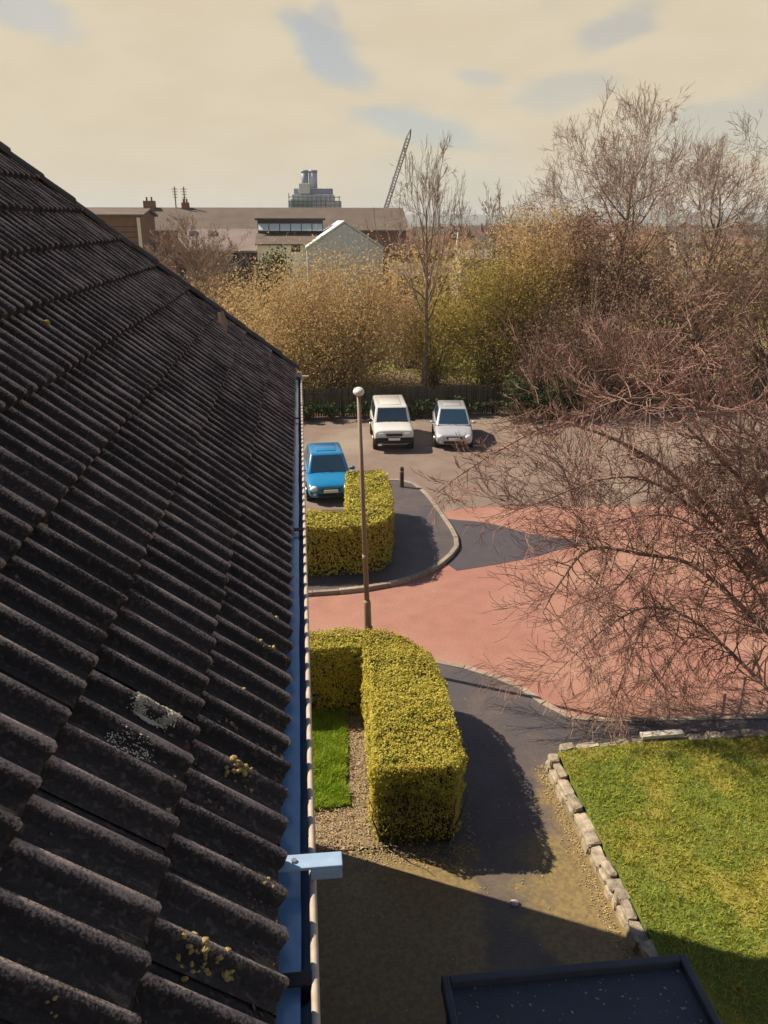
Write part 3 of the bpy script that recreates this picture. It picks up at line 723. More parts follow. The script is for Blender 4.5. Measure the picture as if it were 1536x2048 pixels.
for k in range(16):
    x = rng.uniform(1.0, 2.2); y = rng.uniform(10.28, 10.5); m = MB()
    pts = [Vector((x, y, KH))]; d = Vector((rng.uniform(-.2, .2), rng.uniform(-.25, .0), 1))
    for q in range(5): pts.append(pts[-1] + (d + Vector((rng.uniform(-.3, .3), rng.uniform(-.2, .1), 0))) * .22)
    o = m.tube(pts, [.018, .016, .013, .01, .008, .005], 5).build('stem', M['stem'], r1); o.matrix_parent_inverse = i1
h2 = ccw([(-9, 21.05), (1.55, 21.0), (2.15, 21.3), (2.45, 21.9), (2.62, 23.2), (2.75, 25.2), (2.55, 26.3), (1.35, 26.3), (1.25, 24.5), (1.12, 22.35), (-9, 22.3)])
hedge('olive clipped hedge on the far kerb around a dark lawn', h2, 1.52, 60000, .036, 2)
# low shrub strip in front of the far fence
def bush(name, label, cx, cy, wx, wy, hgt, nl, ls, m, seed, z0=0.0, group=None, nclump=40, stems=14, cat='bush', stemm=None, low=.15):
    root = thing(name, label, cat, (cx, cy, z0), group=group)
    rg = np.random.default_rng(seed); P = []; cs = []
    tries = 0
    while len(cs) < nclump:
        v = rg.normal(size=3); v /= np.linalg.norm(v); r = rg.random() ** .38
        c = np.array([v[0] * wx / 2 * r, v[1] * wy / 2 * r, hgt * (.5 + low / 2) + v[2] * hgt * (.5 - low / 2) * r])
        c *= 1 + .10 * float(np.clip(rg.normal(), -1.5, 1.0))
        if c[2] < .1: c[2] = .1
        cs.append(c)
    per = nl // nclump
    for c in cs:
        s = rg.uniform(.07, .15) * min(wx, hgt * 1.2)
        P.append(c + np.clip(rg.normal(size=(per, 3)), -1.9, 1.9) * np.array([s, s, s * .9]))
    P = np.concatenate(P); P[:, 2] = np.maximum(P[:, 2], .03)
    o = leaves('foliage', P, ls, m, root, None, 0, .45, seed, up=.5); stuff(o)
    t = MB(); rr = random.Random(seed)
    for k in range(stems):
        c = cs[rr.randrange(nclump)]; b = Vector((rr.uniform(-.12, .12) * wx, rr.uniform(-.12, .12) * wy, 0)); e = Vector(c)
        mid = b.lerp(e, .5) + Vector((0, 0, .15 * hgt)) * .5
        t.tube([b, b.lerp(mid, .6), mid, e, e + (e - mid) * .35], [.05 * hgt / 6 + .01, .04 * hgt / 6 + .008, .03 * hgt / 6 + .006, .015, .006], 4)
    t.build('stems', stemm or M['farbark'], root)
    return root

# ------------------------------------------------------------------ lamp post and bollard
LP = at(738, 1325, 16.15); lx, ly = 1.30, 16.1
lt = at(717, 783, ly)
lamp = thing('lamp_post', 'tall thin tan lamp post with a small white lantern behind the clipped hedge', 'lamp post', (lx, ly, KH - .012))
hh = lt.z - KH
lean = lt.x - lx
def lp(z): return (lean * z / hh, 0, z)
MB().tube([lp(0), lp(1.55), lp(1.62)], [.082, .082, .062], 12).build('base_column', M['post'], lamp, True)
MB().tube([lp(1.60), lp(hh - .05)], [.058, .040], 12).build('shaft', M['post'], lamp, True)
MB().tube([lp(2.6), lp(2.72)], [.066, .066], 12).build('collar', M['post'], lamp, True)
MB().box(-.07, .07, -.093, -.075, .45, 1.0).build('access_door', M['post'], lamp, bevel=.01)
lh = MB().ball((lean, -.05, hh + .02), .118, .18, .09, 14, 8); lh.build('lantern', M['lantern'], lamp, True)
MB().tube([lp(hh - .08), lp(hh + .0)], [.05, .075], 10).build('lantern_socket', M['post'], lamp, True)
bo = thing('bollard', 'short dark timber bollard on the tip of the far pavement', 'bollard', (3.62, 28.9, KH - .012))
MB().tube([(0, 0, 0), (0, 0, .74), (0, 0, .80)], [.085, .08, .05], 10).build('post', M['fence'], bo)
MB().tube([(0, 0, .60), (0, 0, .66)], [.086, .086], 10).build('band', M['kerb'], bo)

# ------------------------------------------------------------------ cars
def car(name, label, loc, rz, paint, L, W, Ht, st, wy, rw, cab, suv=False, group='cars in the car park'):
    root = thing(name, label, 'car', loc, rz, group)
    hw = W / 2; m = MB(); ring = 12
    for (y, zb, zt, k) in st:
        h_ = hw * k; zm = zb + (zt - zb) * .5
        pr = [(.80, zb), (.96, zb + .08), (1.0, zm), (.985, zt - .12), (.93, zt - .03), (.55, zt + .012)]
        m.v += [(-a * h_, y, z) for a, z in pr] + [(a * h_, y, z) for a, z in pr[::-1]]
    ns = len(st)
    for j in range(ns - 1):
        for q in range(ring): m.f.append((j * ring + q, j * ring + (q + 1) % ring, (j + 1) * ring + (q + 1) % ring, (j + 1) * ring + q))
    m.f.append(tuple(range(ring))); m.f.append(tuple((ns - 1) * ring + q for q in range(ring)))
    b = m.build('body', paint, root, True)
    s = b.modifiers.new('sub', 'SUBSURF'); s.levels = 2; s.render_levels = 2
    y1, y2, y3, y4, zb, kb, kt = cab
    wb, wt = hw * kb, hw * kt
    lo = [(-wb, y1), (wb, y1), (wb, y4), (-wb, y4)]; hi = [(-wt, y2), (wt, y2), (wt, y3), (-wt, y3)]
    B = [Vector((x, y, zb)) for x, y in lo]; T = [Vector((x, y, Ht)) for x, y in hi]
    cm_ = MB(); cm_.v = [tuple(p) for p in B + T] ; cm_.f = [(0, 1, 5, 4), (1, 2, 6, 5), (2, 3, 7, 6), (3, 0, 4, 7), (4, 5, 6, 7), (3, 2, 1, 0)]
    cb = cm_.build('cabin', paint, root, True, bevel=0)
    bv = cb.modifiers.new('bevel', 'BEVEL'); bv.width = .085; bv.segments = 4
    MB().prism([(-wt * .62, y2 + .25), (wt * .62, y2 + .25), (wt * .66, y3 - .2), (-wt * .66, y3 - .2)], Ht - .01, Ht + .022).build('roof_panel', paint, root, True, bevel=.015)
    def pane(a, b_, c, d, u0, u1, v0, v1, nm):
        P_ = lambda u, v: a.lerp(b_, u).lerp(d.lerp(c, u), v)
        q = [P_(u0, v0), P_(u1, v0), P_(u1, v1), P_(u0, v1)]; n_ = (q[1] - q[0]).cross(q[3] - q[0]).normalized()
        cen = sum(q, Vector()) / 4
        if n_.dot(cen - Vector((0, (y1 + y4) / 2, zb))) < 0: n_ = -n_
        mm = MB(); mm.v = [tuple(p - n_ * .03) for p in q] + [tuple(p + n_ * .010) for p in q]
        mm.f = [(3, 2, 1, 0), (4, 5, 6, 7), (0, 1, 5, 4), (1, 2, 6, 5), (2, 3, 7, 6), (3, 0, 4, 7)]
        return mm.build(nm, M['cglass'], root, bevel=.006)
    pane(B[0], B[1], T[1], T[0], .07, .93, .10, .90, 'windscreen')
    pane(B[2], B[3], T[3], T[2], .1, .9, .3, .88, 'rear_window')
    for u0, u1 in ((.06, .46), (.50, .90)):
        pane(B[1], B[2], T[2], T[1], u0, u1, .22, .88, 'side_window')
        pane(B[3], B[0], T[0], T[3], 1 - u1, 1 - u0, .22, .88, 'side_window')
    for y in wy:
        for sx in (-1, 1):
            MB().tube([(sx * (hw - .20), y, rw), (sx * (hw + .004), y, rw)], rw + .055, 20).build('wheel_arch', M['darkplastic'], root)
            wl = bpy.data.objects.new('wheel', None); C.objects.link(wl); wl.parent = root
            MB().tube([(sx * (hw - .19), y, rw), (sx * (hw - .01), y, rw), (sx * (hw + .012), y, rw)], [rw, rw, rw - .03], 22).build('tyre', M['tyre'], wl, True)
            MB().tube([(sx * (hw), y, rw), (sx * (hw + .020), y, rw)], [rw * .64, rw * .60], 16).build('rim', M['alloy'], wl)
    zt0 = st[1][2]
    f = st[0][0]
    lz = zt0 - (.13 if not suv else .20)
    for sx in (-1, 1):
        if suv: MB().box(sx * hw * .62 - .13, sx * hw * .62 + .13, f - .03, f + .12, lz - .08, lz + .08).build('headlight', M['lens'], root, bevel=.03)
        else: MB().ball((sx * hw * .70, f + .12, lz), .17, .17, .12, 14, 8).build('headlight', M['lens'], root, True)
        MB().ball((sx * (hw + .09), y1 + .32, zb + .10), .11, .06, .075, 10, 6).build('wing_mirror', paint if not suv else M['darkplastic'], root, True)
        MB().box(sx * (hw + .0) - .05, sx * (hw + .0) + .05, y1 + .31, y1 + .35, zb + .05, zb + .08).build('mirror_arm', M['darkplastic'], root)
        MB().ball((sx * hw * .68, f + .03, st[0][1] + .13), .07, .06, .05, 10, 6).build('fog_lamp', M['lens'], root, True)
        MB().box(sx * hw * .86 - .09, sx * hw * .86 + .09, L - .10, L + .005, .62, .86).build('tail_light', M['redroof'], root, bevel=.02)
    gz = lz - .02
    MB().box(-hw * .40, hw * .40, f - .035, f + .1, gz - .05, gz + .06).build('grille', M['darkplastic'], root, bevel=.02)
    MB().box(-hw * .55, hw * .55, f - .045, f + .12, st[0][1] + .03, st[0][1] + .14).build('lower_intake', M['darkplastic'], root, bevel=.02)
    if suv:
        MB().box(-hw * .97, hw * .97, f - .07, f + .12, st[0][1] + .04, st[0][1] + .30).build('bumper', M['darkplastic'], root, bevel=.05)
    MB().box(-.26, .26, f - .095, f - .072, st[0][1] + .20, st[0][1] + .31).build('number_plate', M['plate'], root, bevel=.004)
    MB().box(-.26, .26, f - .074, f - .0, st[0][1] + .19, st[0][1] + .32).build('plate_holder', M['darkplastic'], root)
    for sx in (-1, 1):
        a = Vector((sx * .15 - .1, y1 - .02, zb + .06)); MB().tube([a, a + Vector((.45, .1, .10))], .008, 4).build('wiper', M['darkplastic'], root)
    return root
hatch = [(0, .26, .58, .84), (.06, .22, .70, .93), (.35, .2, .80, .98), (.9, .2, .93, 1.0), (1.5, .2, .98, 1.0), (2.6, .2, 1.0, 1.0), (3.3, .22, 1.02, .98), (3.62, .26, .98, .94), (3.72, .32, .80, .90)]
car('blue_car', 'bright blue hatchback parked beyond the far hedge', (.86, 27.45, 0.004), R(3), M['cblue'], 3.72, 1.70, 1.50, hatch, (.70, 3.05), .30, (.88, 1.55, 3.1, 3.66, .88, .93, .72), group=None)
hatch2 = [(0, .28, .60, .84), (.06, .24, .72, .93), (.4, .22, .83, .98), (1.0, .2, .96, 1.0), (1.7, .2, 1.0, 1.0), (2.8, .2, 1.02, 1.0), (3.6, .22, 1.03, .98), (3.95, .26, 1.0, .94), (4.05, .32, .80, .90)]
car('silver_car', 'silver rounded hatchback parked against the fence', (6.62, 34.1, 0.004), R(-7), M['csilver'], 4.05, 1.74, 1.58, hatch2, (.75, 3.3), .31, (.85, 1.75, 3.35, 3.98, .92, .93, .72), group=None)
suv = [(0, .36, .92, .90), (.05, .32, 1.0, .97), (.4, .3, 1.06, 1.0), (1.1, .3, 1.10, 1.0), (1.8, .3, 1.10, 1.0), (3.0, .3, 1.10, 1.0), (3.9, .3, 1.10, 1.0), (4.25, .33, 1.08, .97), (4.32, .4, .95, .95)]
car('white_suv', 'white boxy off-roader with dark bumper beside the silver car', (3.92, 34.1, 0.004), R(-2), M['cwhite'], 4.32, 1.80, 1.74, suv, (.80, 3.45), .37, (1.12, 1.55, 4.1, 4.25, 1.02, .94, .80), True, group=None)

# ------------------------------------------------------------------ fence and bank behind the cars
fn = thing('timber_fence', 'dark weathered paling fence behind the parked cars', 'fence', (6, 41.2, 0))
pl = MB(); rng = random.Random(4); x = -16.0
while x < 26:
    wd = rng.uniform(.09, .12); z = 1.5 + rng.uniform(-.05, .05) - (.25 if rng.random() < .03 else 0)
    pl.box(x - 6, x - 6 + wd, -.012 + rng.uniform(-.004, .004), .012, .02, z); x += wd + .02
stuff(pl.build('palings', M['fence'], fn))
for k in range(22):
    xx = -22 + k * 2.0; MB().box(xx, xx + .1, .03, .13, 0, 1.55).build('post', M['fence'], fn)
for z in (.35, 1.15): MB().box(-22, 20, .014, .028, z, z + .09).build('rail', M['fence'], fn)
bm = bmesh.new(); bmesh.ops.create_grid(bm, x_segments=80, y_segments=60, size=.5)
for v in bm.verts:
    x, y = v.co.x, v.co.y; v.co = Vector((x * 120 + 10, 41.6 + (y + .5) * 55, 0)); e = min(1, (y + .5) * 14)
    v.co.z = -.02 + e * (.5 + .5 * noise.noise(v.co * .15) + .25 * noise.noise(v.co * .5)) 
me = bpy.data.meshes.new('bank'); bm.to_mesh(me); bm.free(); struct(link('bank', me, M['bankgreen'], smooth=True))

# vegetation behind the fence
bush('ivy_shrub', 'dark low shrubs at the fence foot left of the white off-roader', -.6, 40.3, 7, 1.2, 1.0, 5000, .09, M['dgreen'], 31, cat='shrub')
bush('ivy_shrub', 'dark low shrubs at the fence foot between and beside the parked cars', 6.4, 40.6, 8, .9, .95, 4500, .09, M['dgreen'], 32, cat='shrub')
bush('ivy_shrub', 'dark overgrown shrub at the fence foot beyond the silver car', 12.6, 39.6, 6, 2.2, 1.9, 6000, .09, M['dgreen'], 33, cat='shrub')
bush('golden_bush', 'big rounded golden brown bush beyond the lamp post', 1.7, 46.2, 9.4, 6, 7.5, 60000, .07, M['gold'], 41, nclump=230, stems=60, low=.02)
bush('golden_bush', 'smaller golden bush leaning against the big rounded one', -2.6, 49.5, 6, 5, 5.8, 10000, .09, M['gold'], 42, nclump=70, stems=30, low=.05)
bush('brown_thicket', 'rust brown thicket behind the slim bare tree', 6.8, 52, 6, 4, 5.0, 9000, .085, M['rust'], 43, nclump=60, stems=40, low=.05)
bush('golden_bush', 'yellow bush at the foot of the slim bare tree', 7.7, 46.5, 3.2, 3, 5.6, 8000, .075, M['olive'], 44, nclump=50, stems=30, low=.05)
bush('olive_bush', 'wide olive bush right of the slim bare tree', 10.9, 45.2, 6.2, 5, 8.2, 34000, .075, M['olive'], 45, nclump=150, stems=50, low=.03)
bush('golden_bush', 'tall golden ivy clad bush below the big bare tree', 13.6, 46.0, 5.2, 5, 10.4, 34000, .075, M['gold'], 46, nclump=140, stems=40, low=.03)
bush('olive_bush', 'dense dark ivy mass around the big bare trunk', 16.8, 45.4, 5.0, 5, 10.6, 24000, .08, M['rust'], 47, nclump=80, stems=40, low=.03)
bush('brown_thicket', 'rusty bramble thicket at the right end of the fence', 15.2, 41.0, 8.5, 4, 6.0, 22000, .055, M['rust'], 48, nclump=120, stems=160, low=.03, stemm=M['limb'])
bush('brown_thicket', 'tall dull thicket beyond the brambles', 21.5, 44, 9, 6, 8.0, 16000, .09, M['rust'], 49, nclump=90, stems=60, low=.03)
bush('brown_thicket', 'long brown thicket closing the view beyond the car park end', 29, 46, 12, 6, 8.5, 18000, .09, M['rust'], 53, nclump=90, stems=60, low=.03)
for k, (bx_, by_, bw, bh) in enumerate(((12, 76, 12, 7.2), (24, 82, 14, 7.8), (38, 80, 14, 8.2), (52, 84, 16, 8.0), (18, 120, 16, 7.5), (40, 125, 18, 8), (66, 110, 20, 8.5))):
    bush('far_thicket', ('brown' if k % 2 else 'straw coloured') + ' winter thicket in the gardens beyond the bank', bx_, by_, bw, 5, bh, 4500, .17, M['rust'] if k % 2 else M['gold'], 60 + k, nclump=50, stems=24, low=.03, group='far brown thickets' if k % 2 else 'far straw coloured thickets', cat='thicket')
bush('olive_bush', 'dark evergreen bush in front of the cream walled workshop', -2.6, 78, 3.6, 3, 6.9, 3500, .16, M['dgreen'], 50, nclump=40)

# ------------------------------------------------------------------ bare trees
def grow(rng, p, d, L, r, depth, maxd, out, up=.15, spread=.75, kids=(3, 5), wob=.16, minr=.004, ratio=.62):
    n = 5 if depth < 2 else 4
    pts = [p.copy()]; rad = [r]; dd = d.normalized()
    for k in range(n):
        dd = (dd + Vector((rng.gauss(0, wob), rng.gauss(0, wob), rng.gauss(0, wob) + up * .3))).normalized()
        pts.append(pts[-1] + dd * L / n); rad.append(max(minr, r * (1 - .62 * (k + 1) / n)))
    out.append((depth, pts, rad))
    if depth >= maxd: return
    nk = rng.randint(*kids)
    for c in range(nk):
        t = rng.uniform(.25, 1.0) if c else 1.0
        i = min(n - 1, int(t * n)); q = pts[i].lerp(pts[i + 1], t * n - i) if t < 1 else pts[-1]
        ax = Vector((rng.gauss(0, 1), rng.gauss(0, 1), rng.gauss(0, 1))); ax = (ax - ax.dot(dd) * dd).normalized()
        nd = (dd + ax * rng.uniform(.35, 1) * spread + Vector((0, 0, up))).normalized()
        grow(rng, q, nd, L * ratio * rng.uniform(.75, 1.2), max(minr, rad[i] * .68), depth + 1, maxd, out, up, spread, kids, wob, minr, ratio)
def emit_tree(name, label, base, out, split, bark, twm, sides=(7, 5, 3), group=None, cat='tree'):
    root = thing(name, label, cat, base, group=group); tr = MB(); cr = MB()
    for depth, pts, rad in out:
        (tr if depth <= split else cr).tube(pts, rad, sides[min(depth, len(sides) - 1)], cap=False)
    tr.build('trunk', bark, root, True, fix=False)
    o = cr.build('crown', twm, root, False, fix=False)
    return root
def bare_tree(name, label, base, hgt, r, seed, maxd=5, bole=.35, up=.2, spread=.7, nl=7, kids=(3, 5), minr=.012, lean=(0, 0), narrow=1.0, ratio=.62, width=6.0):
    rng = random.Random(seed); out = []
    top = Vector((lean[0], lean[1], hgt * .92)); pts = []; rad = []
    for k in range(9):
        t = k / 8; pts.append(Vector((top.x * t + rng.gauss(0, .008) * hgt * (k > 0), top.y * t + rng.gauss(0, .008) * hgt * (k > 0), top.z * t))); rad.append(max(minr, r * (1 - .85 * t)))
    out.append((0, pts, rad))
    for c in range(nl):
        t = bole + (1 - bole) * (c + rng.random()) / nl * .96
        i = min(7, int(t * 8)); q = pts[i].lerp(pts[i + 1], t * 8 - i); th = c * 2.4 + rng.uniform(-.4, .4)
        d = Vector((math.cos(th) * narrow, math.sin(th) * narrow, .75 + .5 * t))
        grow(rng, q, d, hgt * .36 * (1.15 - .65 * t), rad[i] * .55, 1, maxd, out, up, spread, kids, .15, minr, ratio)
    A_ = np.array([tuple(p) for d_, ps, r_ in out for p in ps]); kz = hgt / A_[:, 2].max(); kx = width / (np.percentile(A_[:, 0], 98.5) - np.percentile(A_[:, 0], 1.5))
    out = [(d_, [Vector((p.x * kx, p.y * kx, p.z * kz)) for p in ps], r_) for d_, ps, r_ in out]
    return emit_tree(name, label, base, out, 1, M['farbark'], M['fartwig'])
T1 = at(850, 780, 44.0)
bare_tree('slim_bare_tree', 'slim upright bare tree with pale trunk beyond the fence', (T1.x, 44, 0), 13.9, .17, 3, 5, .40, .05, .85, 19, (2, 4), .0085, (-.2, 0), 1.1, width=4.6)
T2 = at(1185, 780, 46.0)
big = bare_tree('large_bare_tree', 'largest bare tree rising above the golden ivy clad bush', (T2.x + 1.5, 47.5, 0), 17.2, .30, 8, 6, .32, .06, .85, 17, (3, 4), .0078, (.4, 0), 1.25, .66, width=10.5)
bare_tree('large_bare_tree', 'big bare tree standing behind the tall dull thicket', (T2.x + 8.2, 50, 0), 16.0, .30, 14, 5, .30, .06, .85, 17, (3, 5), .0095, (.4, 0), 1.2, .64, width=9)
T3 = at(985, 600, 62.0)
bare_tree('small_bare_tree', 'small fan shaped bare tree between the slim and the large one', (T3.x, 62, 0), 12.6, .2, 5, 5, .30, .06, .85, 14, (2, 4), .011, (0, 0), .8, width=4.6)
T4 = at(395, 560, 60.0)
bare_tree('small_bare_tree', 'pale twiggy tree over the roof hip before the long terrace', (T4.x, 60, 0), 10.4, .14, 6, 5, .2, .2, .7, 18, (3, 5), .011, (0, 0), .9, width=7)
bush('golden_bush', 'straw coloured bush close behind the roof hip', at(400, 560, 57).x, 57, 7, 4, 5.9, 9000, .085, M['gold'], 51, nclump=60, stems=30)
bush('brown_thicket', 'rust brown thicket between the straw coloured and the big golden bush', at(470, 600, 54).x, 54, 4.5, 4, 6.0, 7000, .085, M['rust'], 52, nclump=50, stems=30)

# near red-brown tree overhanging the road from the lawn side
rng = random.Random(17); out = []
tb = Vector((8.7, 11.75, .36))
ND = 15.2
def limb(pp, r0, r1, depth=0, every=.075, sub=3, L=.8, up=.08, twr=.011):
    pts = [at(px, py, D - 1.1 if q_ else D) - tb if not isinstance(px, Vector) else px for q_, (px, py, D) in enumerate(pp)]
    sm = smooth_path([tuple(p) for p in pts], 5); pts = [Vector(p) for p in sm]
    n = len(pts); rad = [r0 + (r1 - r0) * k / (n - 1) for k in range(n)]
    out.append((0, pts, rad))
    for k in range(2, n):
        d = (pts[k] - pts[k - 1]); l = d.length; d.normalize()
        c = max(1, int(l / every + rng.random()))
        for q in range(c):
            ax = Vector((rng.gauss(0, 1), rng.gauss(0, 1), rng.gauss(0, 1) + .25)); ax = (ax - ax.dot(d) * d).normalized()
            nd = d * rng.uniform(.2, .9) + ax
            grow(rng, pts[k].lerp(pts[k - 1], rng.random()), nd, L * rng.uniform(.55, 1.25), min(rad[k] * .6, twr * 1.6), 1, sub, out, up, .8, (3, 5), .16, .0045, .66)
trunk = [Vector((0, 0, 0)), Vector((-.05, .05, .9)), Vector((.05, 0, 1.8)), Vector((0, .1, 2.8)), Vector((.1, 0, 3.9)), Vector((.05, .1, 5.0)), Vector((.2, .1, 6.2))]
out.append((0, trunk, [.17, .14, .125, .11, .08, .05, .02]))
tp = lambda k: tuple(trunk[k] + tb)
def px_of(v): return proj(Vector(v))
def P3(k):
    q = proj(trunk[k] + tb); return (q[0], q[1], (trunk[k] + tb).y)
limb([P3(2), (1400, 1140, 15.4), (1280, 1108, 15.2), (1180, 1098, 15.1), (1120, 1165, 14.9), (1085, 1225, 14.8)], .055, .012)
limb([(1180, 1098, 15.1), (1150, 1010, 15.2), (1120, 930, 15.2), (1060, 900, 15.3)], .024, .007)
limb([P3(1), (1400, 1250, 15.3), (1300, 1215, 15.0), (1220, 1250, 14.8), (1150, 1310, 14.6), (1090, 1370, 14.5)], .04, .006, up=-.12)
limb([(1300, 1215, 15.0), (1270, 1290, 14.7), (1240, 1370, 14.5), (1220, 1440, 14.4)], .02, .005, up=-.2)
limb([(1400, 1250, 15.3), (1350, 1310, 14.9), (1310, 1380, 14.7)], .02, .005, up=-.15)
limb([P3(3), (1380, 980, 15.6), (1270, 900, 15.8), (1180, 860, 16), (1100, 850, 16.1), (950, 930, 16.2), (870, 990, 16.2)], .055, .008, L=.45)
limb([P3(3), (1390, 1020, 15), (1290, 960, 14.9), (1200, 960, 14.8), (1090, 1000, 14.7), (1010, 1030, 14.7)], .04, .007)
limb([P3(4), (1380, 860, 15.8), (1300, 770, 16), (1250, 740, 16.1), (1190, 690, 16.3)], .04, .008)
limb([P3(4), (1420, 830, 15), (1340, 800, 14.9), (1240, 800, 14.8), (1150, 830, 14.8), (1060, 800, 14.9)], .035, .006)
limb([P3(5), (1440, 740, 15.6), (1380, 660, 15.8), (1340, 600, 16)], .03, .008)
limb([P3(3), (1490, 1000, 15), (1540, 950, 15), (1620, 900, 15)], .05, .01)
limb([P3(4), (1500, 850, 15.8), (1560, 760, 16), (1600, 690, 16)], .04, .01)
limb([P3(2), (1470, 1120, 14.6), (1400, 1060, 14.2), (1330, 1030, 14), (1240, 1040, 13.9), (1160, 1060, 13.9)], .035, .006)
limb([(1280, 1108, 15.2), (1250, 1160, 14.9), (1210, 1190, 14.8), (1150, 1210, 14.7)], .018, .005, up=-.08)
emit_tree('red_twig_tree', 'near bare tree with dense red brown twigs overhanging the red road', tb, out, 0, M['limb'], M['twig'], (8, 5, 3))

# ------------------------------------------------------------------ distant buildings
def gabled(name, label, x0, x1, y0, y1, eave, ridge, wallm, roofm, axis='x', over=.4, wins=(), chim=(), group=None, cat='building', rz=0):
    cx, cy = (x0 + x1) / 2, (y0 + y1) / 2
    root = thing(name, label, cat, (cx, cy, -.03), rz, group)
    a, b = (x1 - x0) / 2, (y1 - y0) / 2
    wm = MB()
    if axis == 'x':
        for s in (-1, 1): pass
        pts = [(-b, 0), (b, 0), (b, eave), (0, ridge), (-b, eave)]
        wm.v = [(-a, y, z) for y, z in pts] + [(a, y, z) for y, z in pts]
    else:
        pts = [(-a, 0), (a, 0), (a, eave), (0, ridge), (-a, eave)]
        wm.v = [(x, -b, z) for x, z in pts] + [(x, b, z) for x, z in pts]
    wm.f = [(0, 1, 2, 3, 4), (9, 8, 7, 6, 5)] + [(k, (k + 1) % 5, 5 + (k + 1) % 5, 5 + k) for k in range(5)]
    wm.build('wall', wallm, root)
    h_ = b if axis == 'x' else a; sl_ = (ridge - eave) / h_; ln = (a if axis == 'x' else b) + over
    rm = MB(); t = .22
    for s in (-1, 1):
        e = h_ + over; ze = eave - sl_ * over
        q = [(-ln, s * e, ze + .06), (ln, s * e, ze + .06), (ln, 0, ridge + .06), (-ln, 0, ridge + .06)]
        q2 = [(x, y, z + t) for x, y, z in q]
        if axis != 'x': q = [(y, x, z) for x, y, z in q]; q2 = [(y, x, z) for x, y, z in q2]
        i = len(rm.v); rm.v += q + q2
        rm.f += [tuple(i + k for k in f) for f in ((0, 1, 2, 3), (7, 6, 5, 4), (0, 4, 5, 1), (1, 5, 6, 2), (2, 6, 7, 3), (3, 7, 4, 0))]
    rf = rm.build('roof', roofm, root)
    for (wx, wz, ww, wh) in wins:
        wo = MB().box(wx - ww / 2, wx + ww / 2, -b - .06, -b + .04, wz, wz + wh).build('window', M['wframe'], root)
        MB().box(wx - ww / 2 + .08, wx + ww / 2 - .08, -b - .075, -b - .061, wz + .08, wz + wh - .08).build('pane', M['glass'], wo)
    for (hx, hy, hz0, hz1, s) in chim:
        ch = MB().box(hx - s / 2, hx + s / 2, hy - s / 2, hy + s / 2, hz0, hz1).build('chimney', M['farbrick'], rf)
        for k in (-1, 1): MB().tube([(hx + k * s * .22, hy, hz1), (hx + k * s * .22, hy, hz1 + .5)], .13, 6).build('chimney_pot', M['redroof'], ch)
    return root, rf
X = lambda px, D: at(px, 450, D).x
Z = lambda py, D: at(600, py, D).z
# long brown terrace
D = 122
zr, ze = Z(419, D), Z(462, D - 7)
t1, rf1 = gabled('long_terrace', 'long brown roofed terrace on the skyline behind the bushes', X(60, D), X(800, D), D - 7, D + 7, ze, zr, M['farbrick'], M['slate'],
      chim=[(X(303, D) - (X(60, D) + X(800, D)) / 2, 0, zr - .6, Z(402, D), 1.5), (X(374, D) - (X(60, D) + X(800, D)) / 2, 0, zr - .6, Z(405, D), 1.0)])
cx1 = (X(60, D) + X(800, D)) / 2
for px_, top in ((355, 374), (373, 374)):
    xx = X(px_, D) - cx1
    MB().tube([(xx, 0, zr), (xx, 0, Z(top, D))], .09, 5).build('aerial_mast', M['crane'], t1)
    for k in range(4): MB().tube([(xx - .45 + k * .05, 0, Z(top, D) - .3 - k * .35), (xx + .45 - k * .05, 0, Z(top, D) - .3 - k * .35)], .04, 4).build('aerial_bar', M['crane'], t1)
# lower pinkish range with roof lights
D = 104; zr, ze = Z(462, D), Z(502, D - 5)
x0, x1 = X(365, D), X(515, D)
t2, rf2 = gabled('low_terrace', 'lower grey pink roofed range with two roof lights before the long terrace', x0, x1, D - 5, D + 5, ze, zr, M['dkwall'], M['slate2'])
sl_ = (zr - ze) / 5
for px_ in (388, 427):
    xx = X(px_, D) - (x0 + x1) / 2; y_ = -1.3
    o = MB().box(-.45, .45, -.5, .5, 0, .12).build('roof_light', M['dkwall'], rf2); o.location = (xx, y_, zr - 1.3 * sl_ + .32); o.rotation_euler = (math.atan(sl_), 0, 0)
    o2 = MB().box(-.36, .36, -.40, .40, .122, .135).build('pane', M['glass'], rf2); o2.location = o.location; o2.rotation_euler = o.rotation_euler
# brick gable at far left
D = 96; x0, x1 = X(150, D), X(283, D)
t3, _ = gabled('brick_block', 'red brick block with pale corner pipe just above the roof hip', x0, x1, D, D + 9, Z(425, D) - .4, Z(421, D), M['farbrick'], M['slate'], wins=[(2.2, 5.6, 1.3, 1.6), (-.4, 5.6, 1.3, 1.6)])
MB().box((x1 - x0) / 2 - .45, (x1 - x0) / 2 - .1, -4.62, -4.51, 1, Z(425, D) - .5).build('corner_pipe', M['render'], t3)
for k in range(9):
    zz_ = 4.6 + k * .55
    MB().box(-(x1 - x0) / 2 + .05, (x1 - x0) / 2 - .55, -4.56, -4.502, zz_, zz_ + .07).build('brick_band', M['dkwall'], t3)
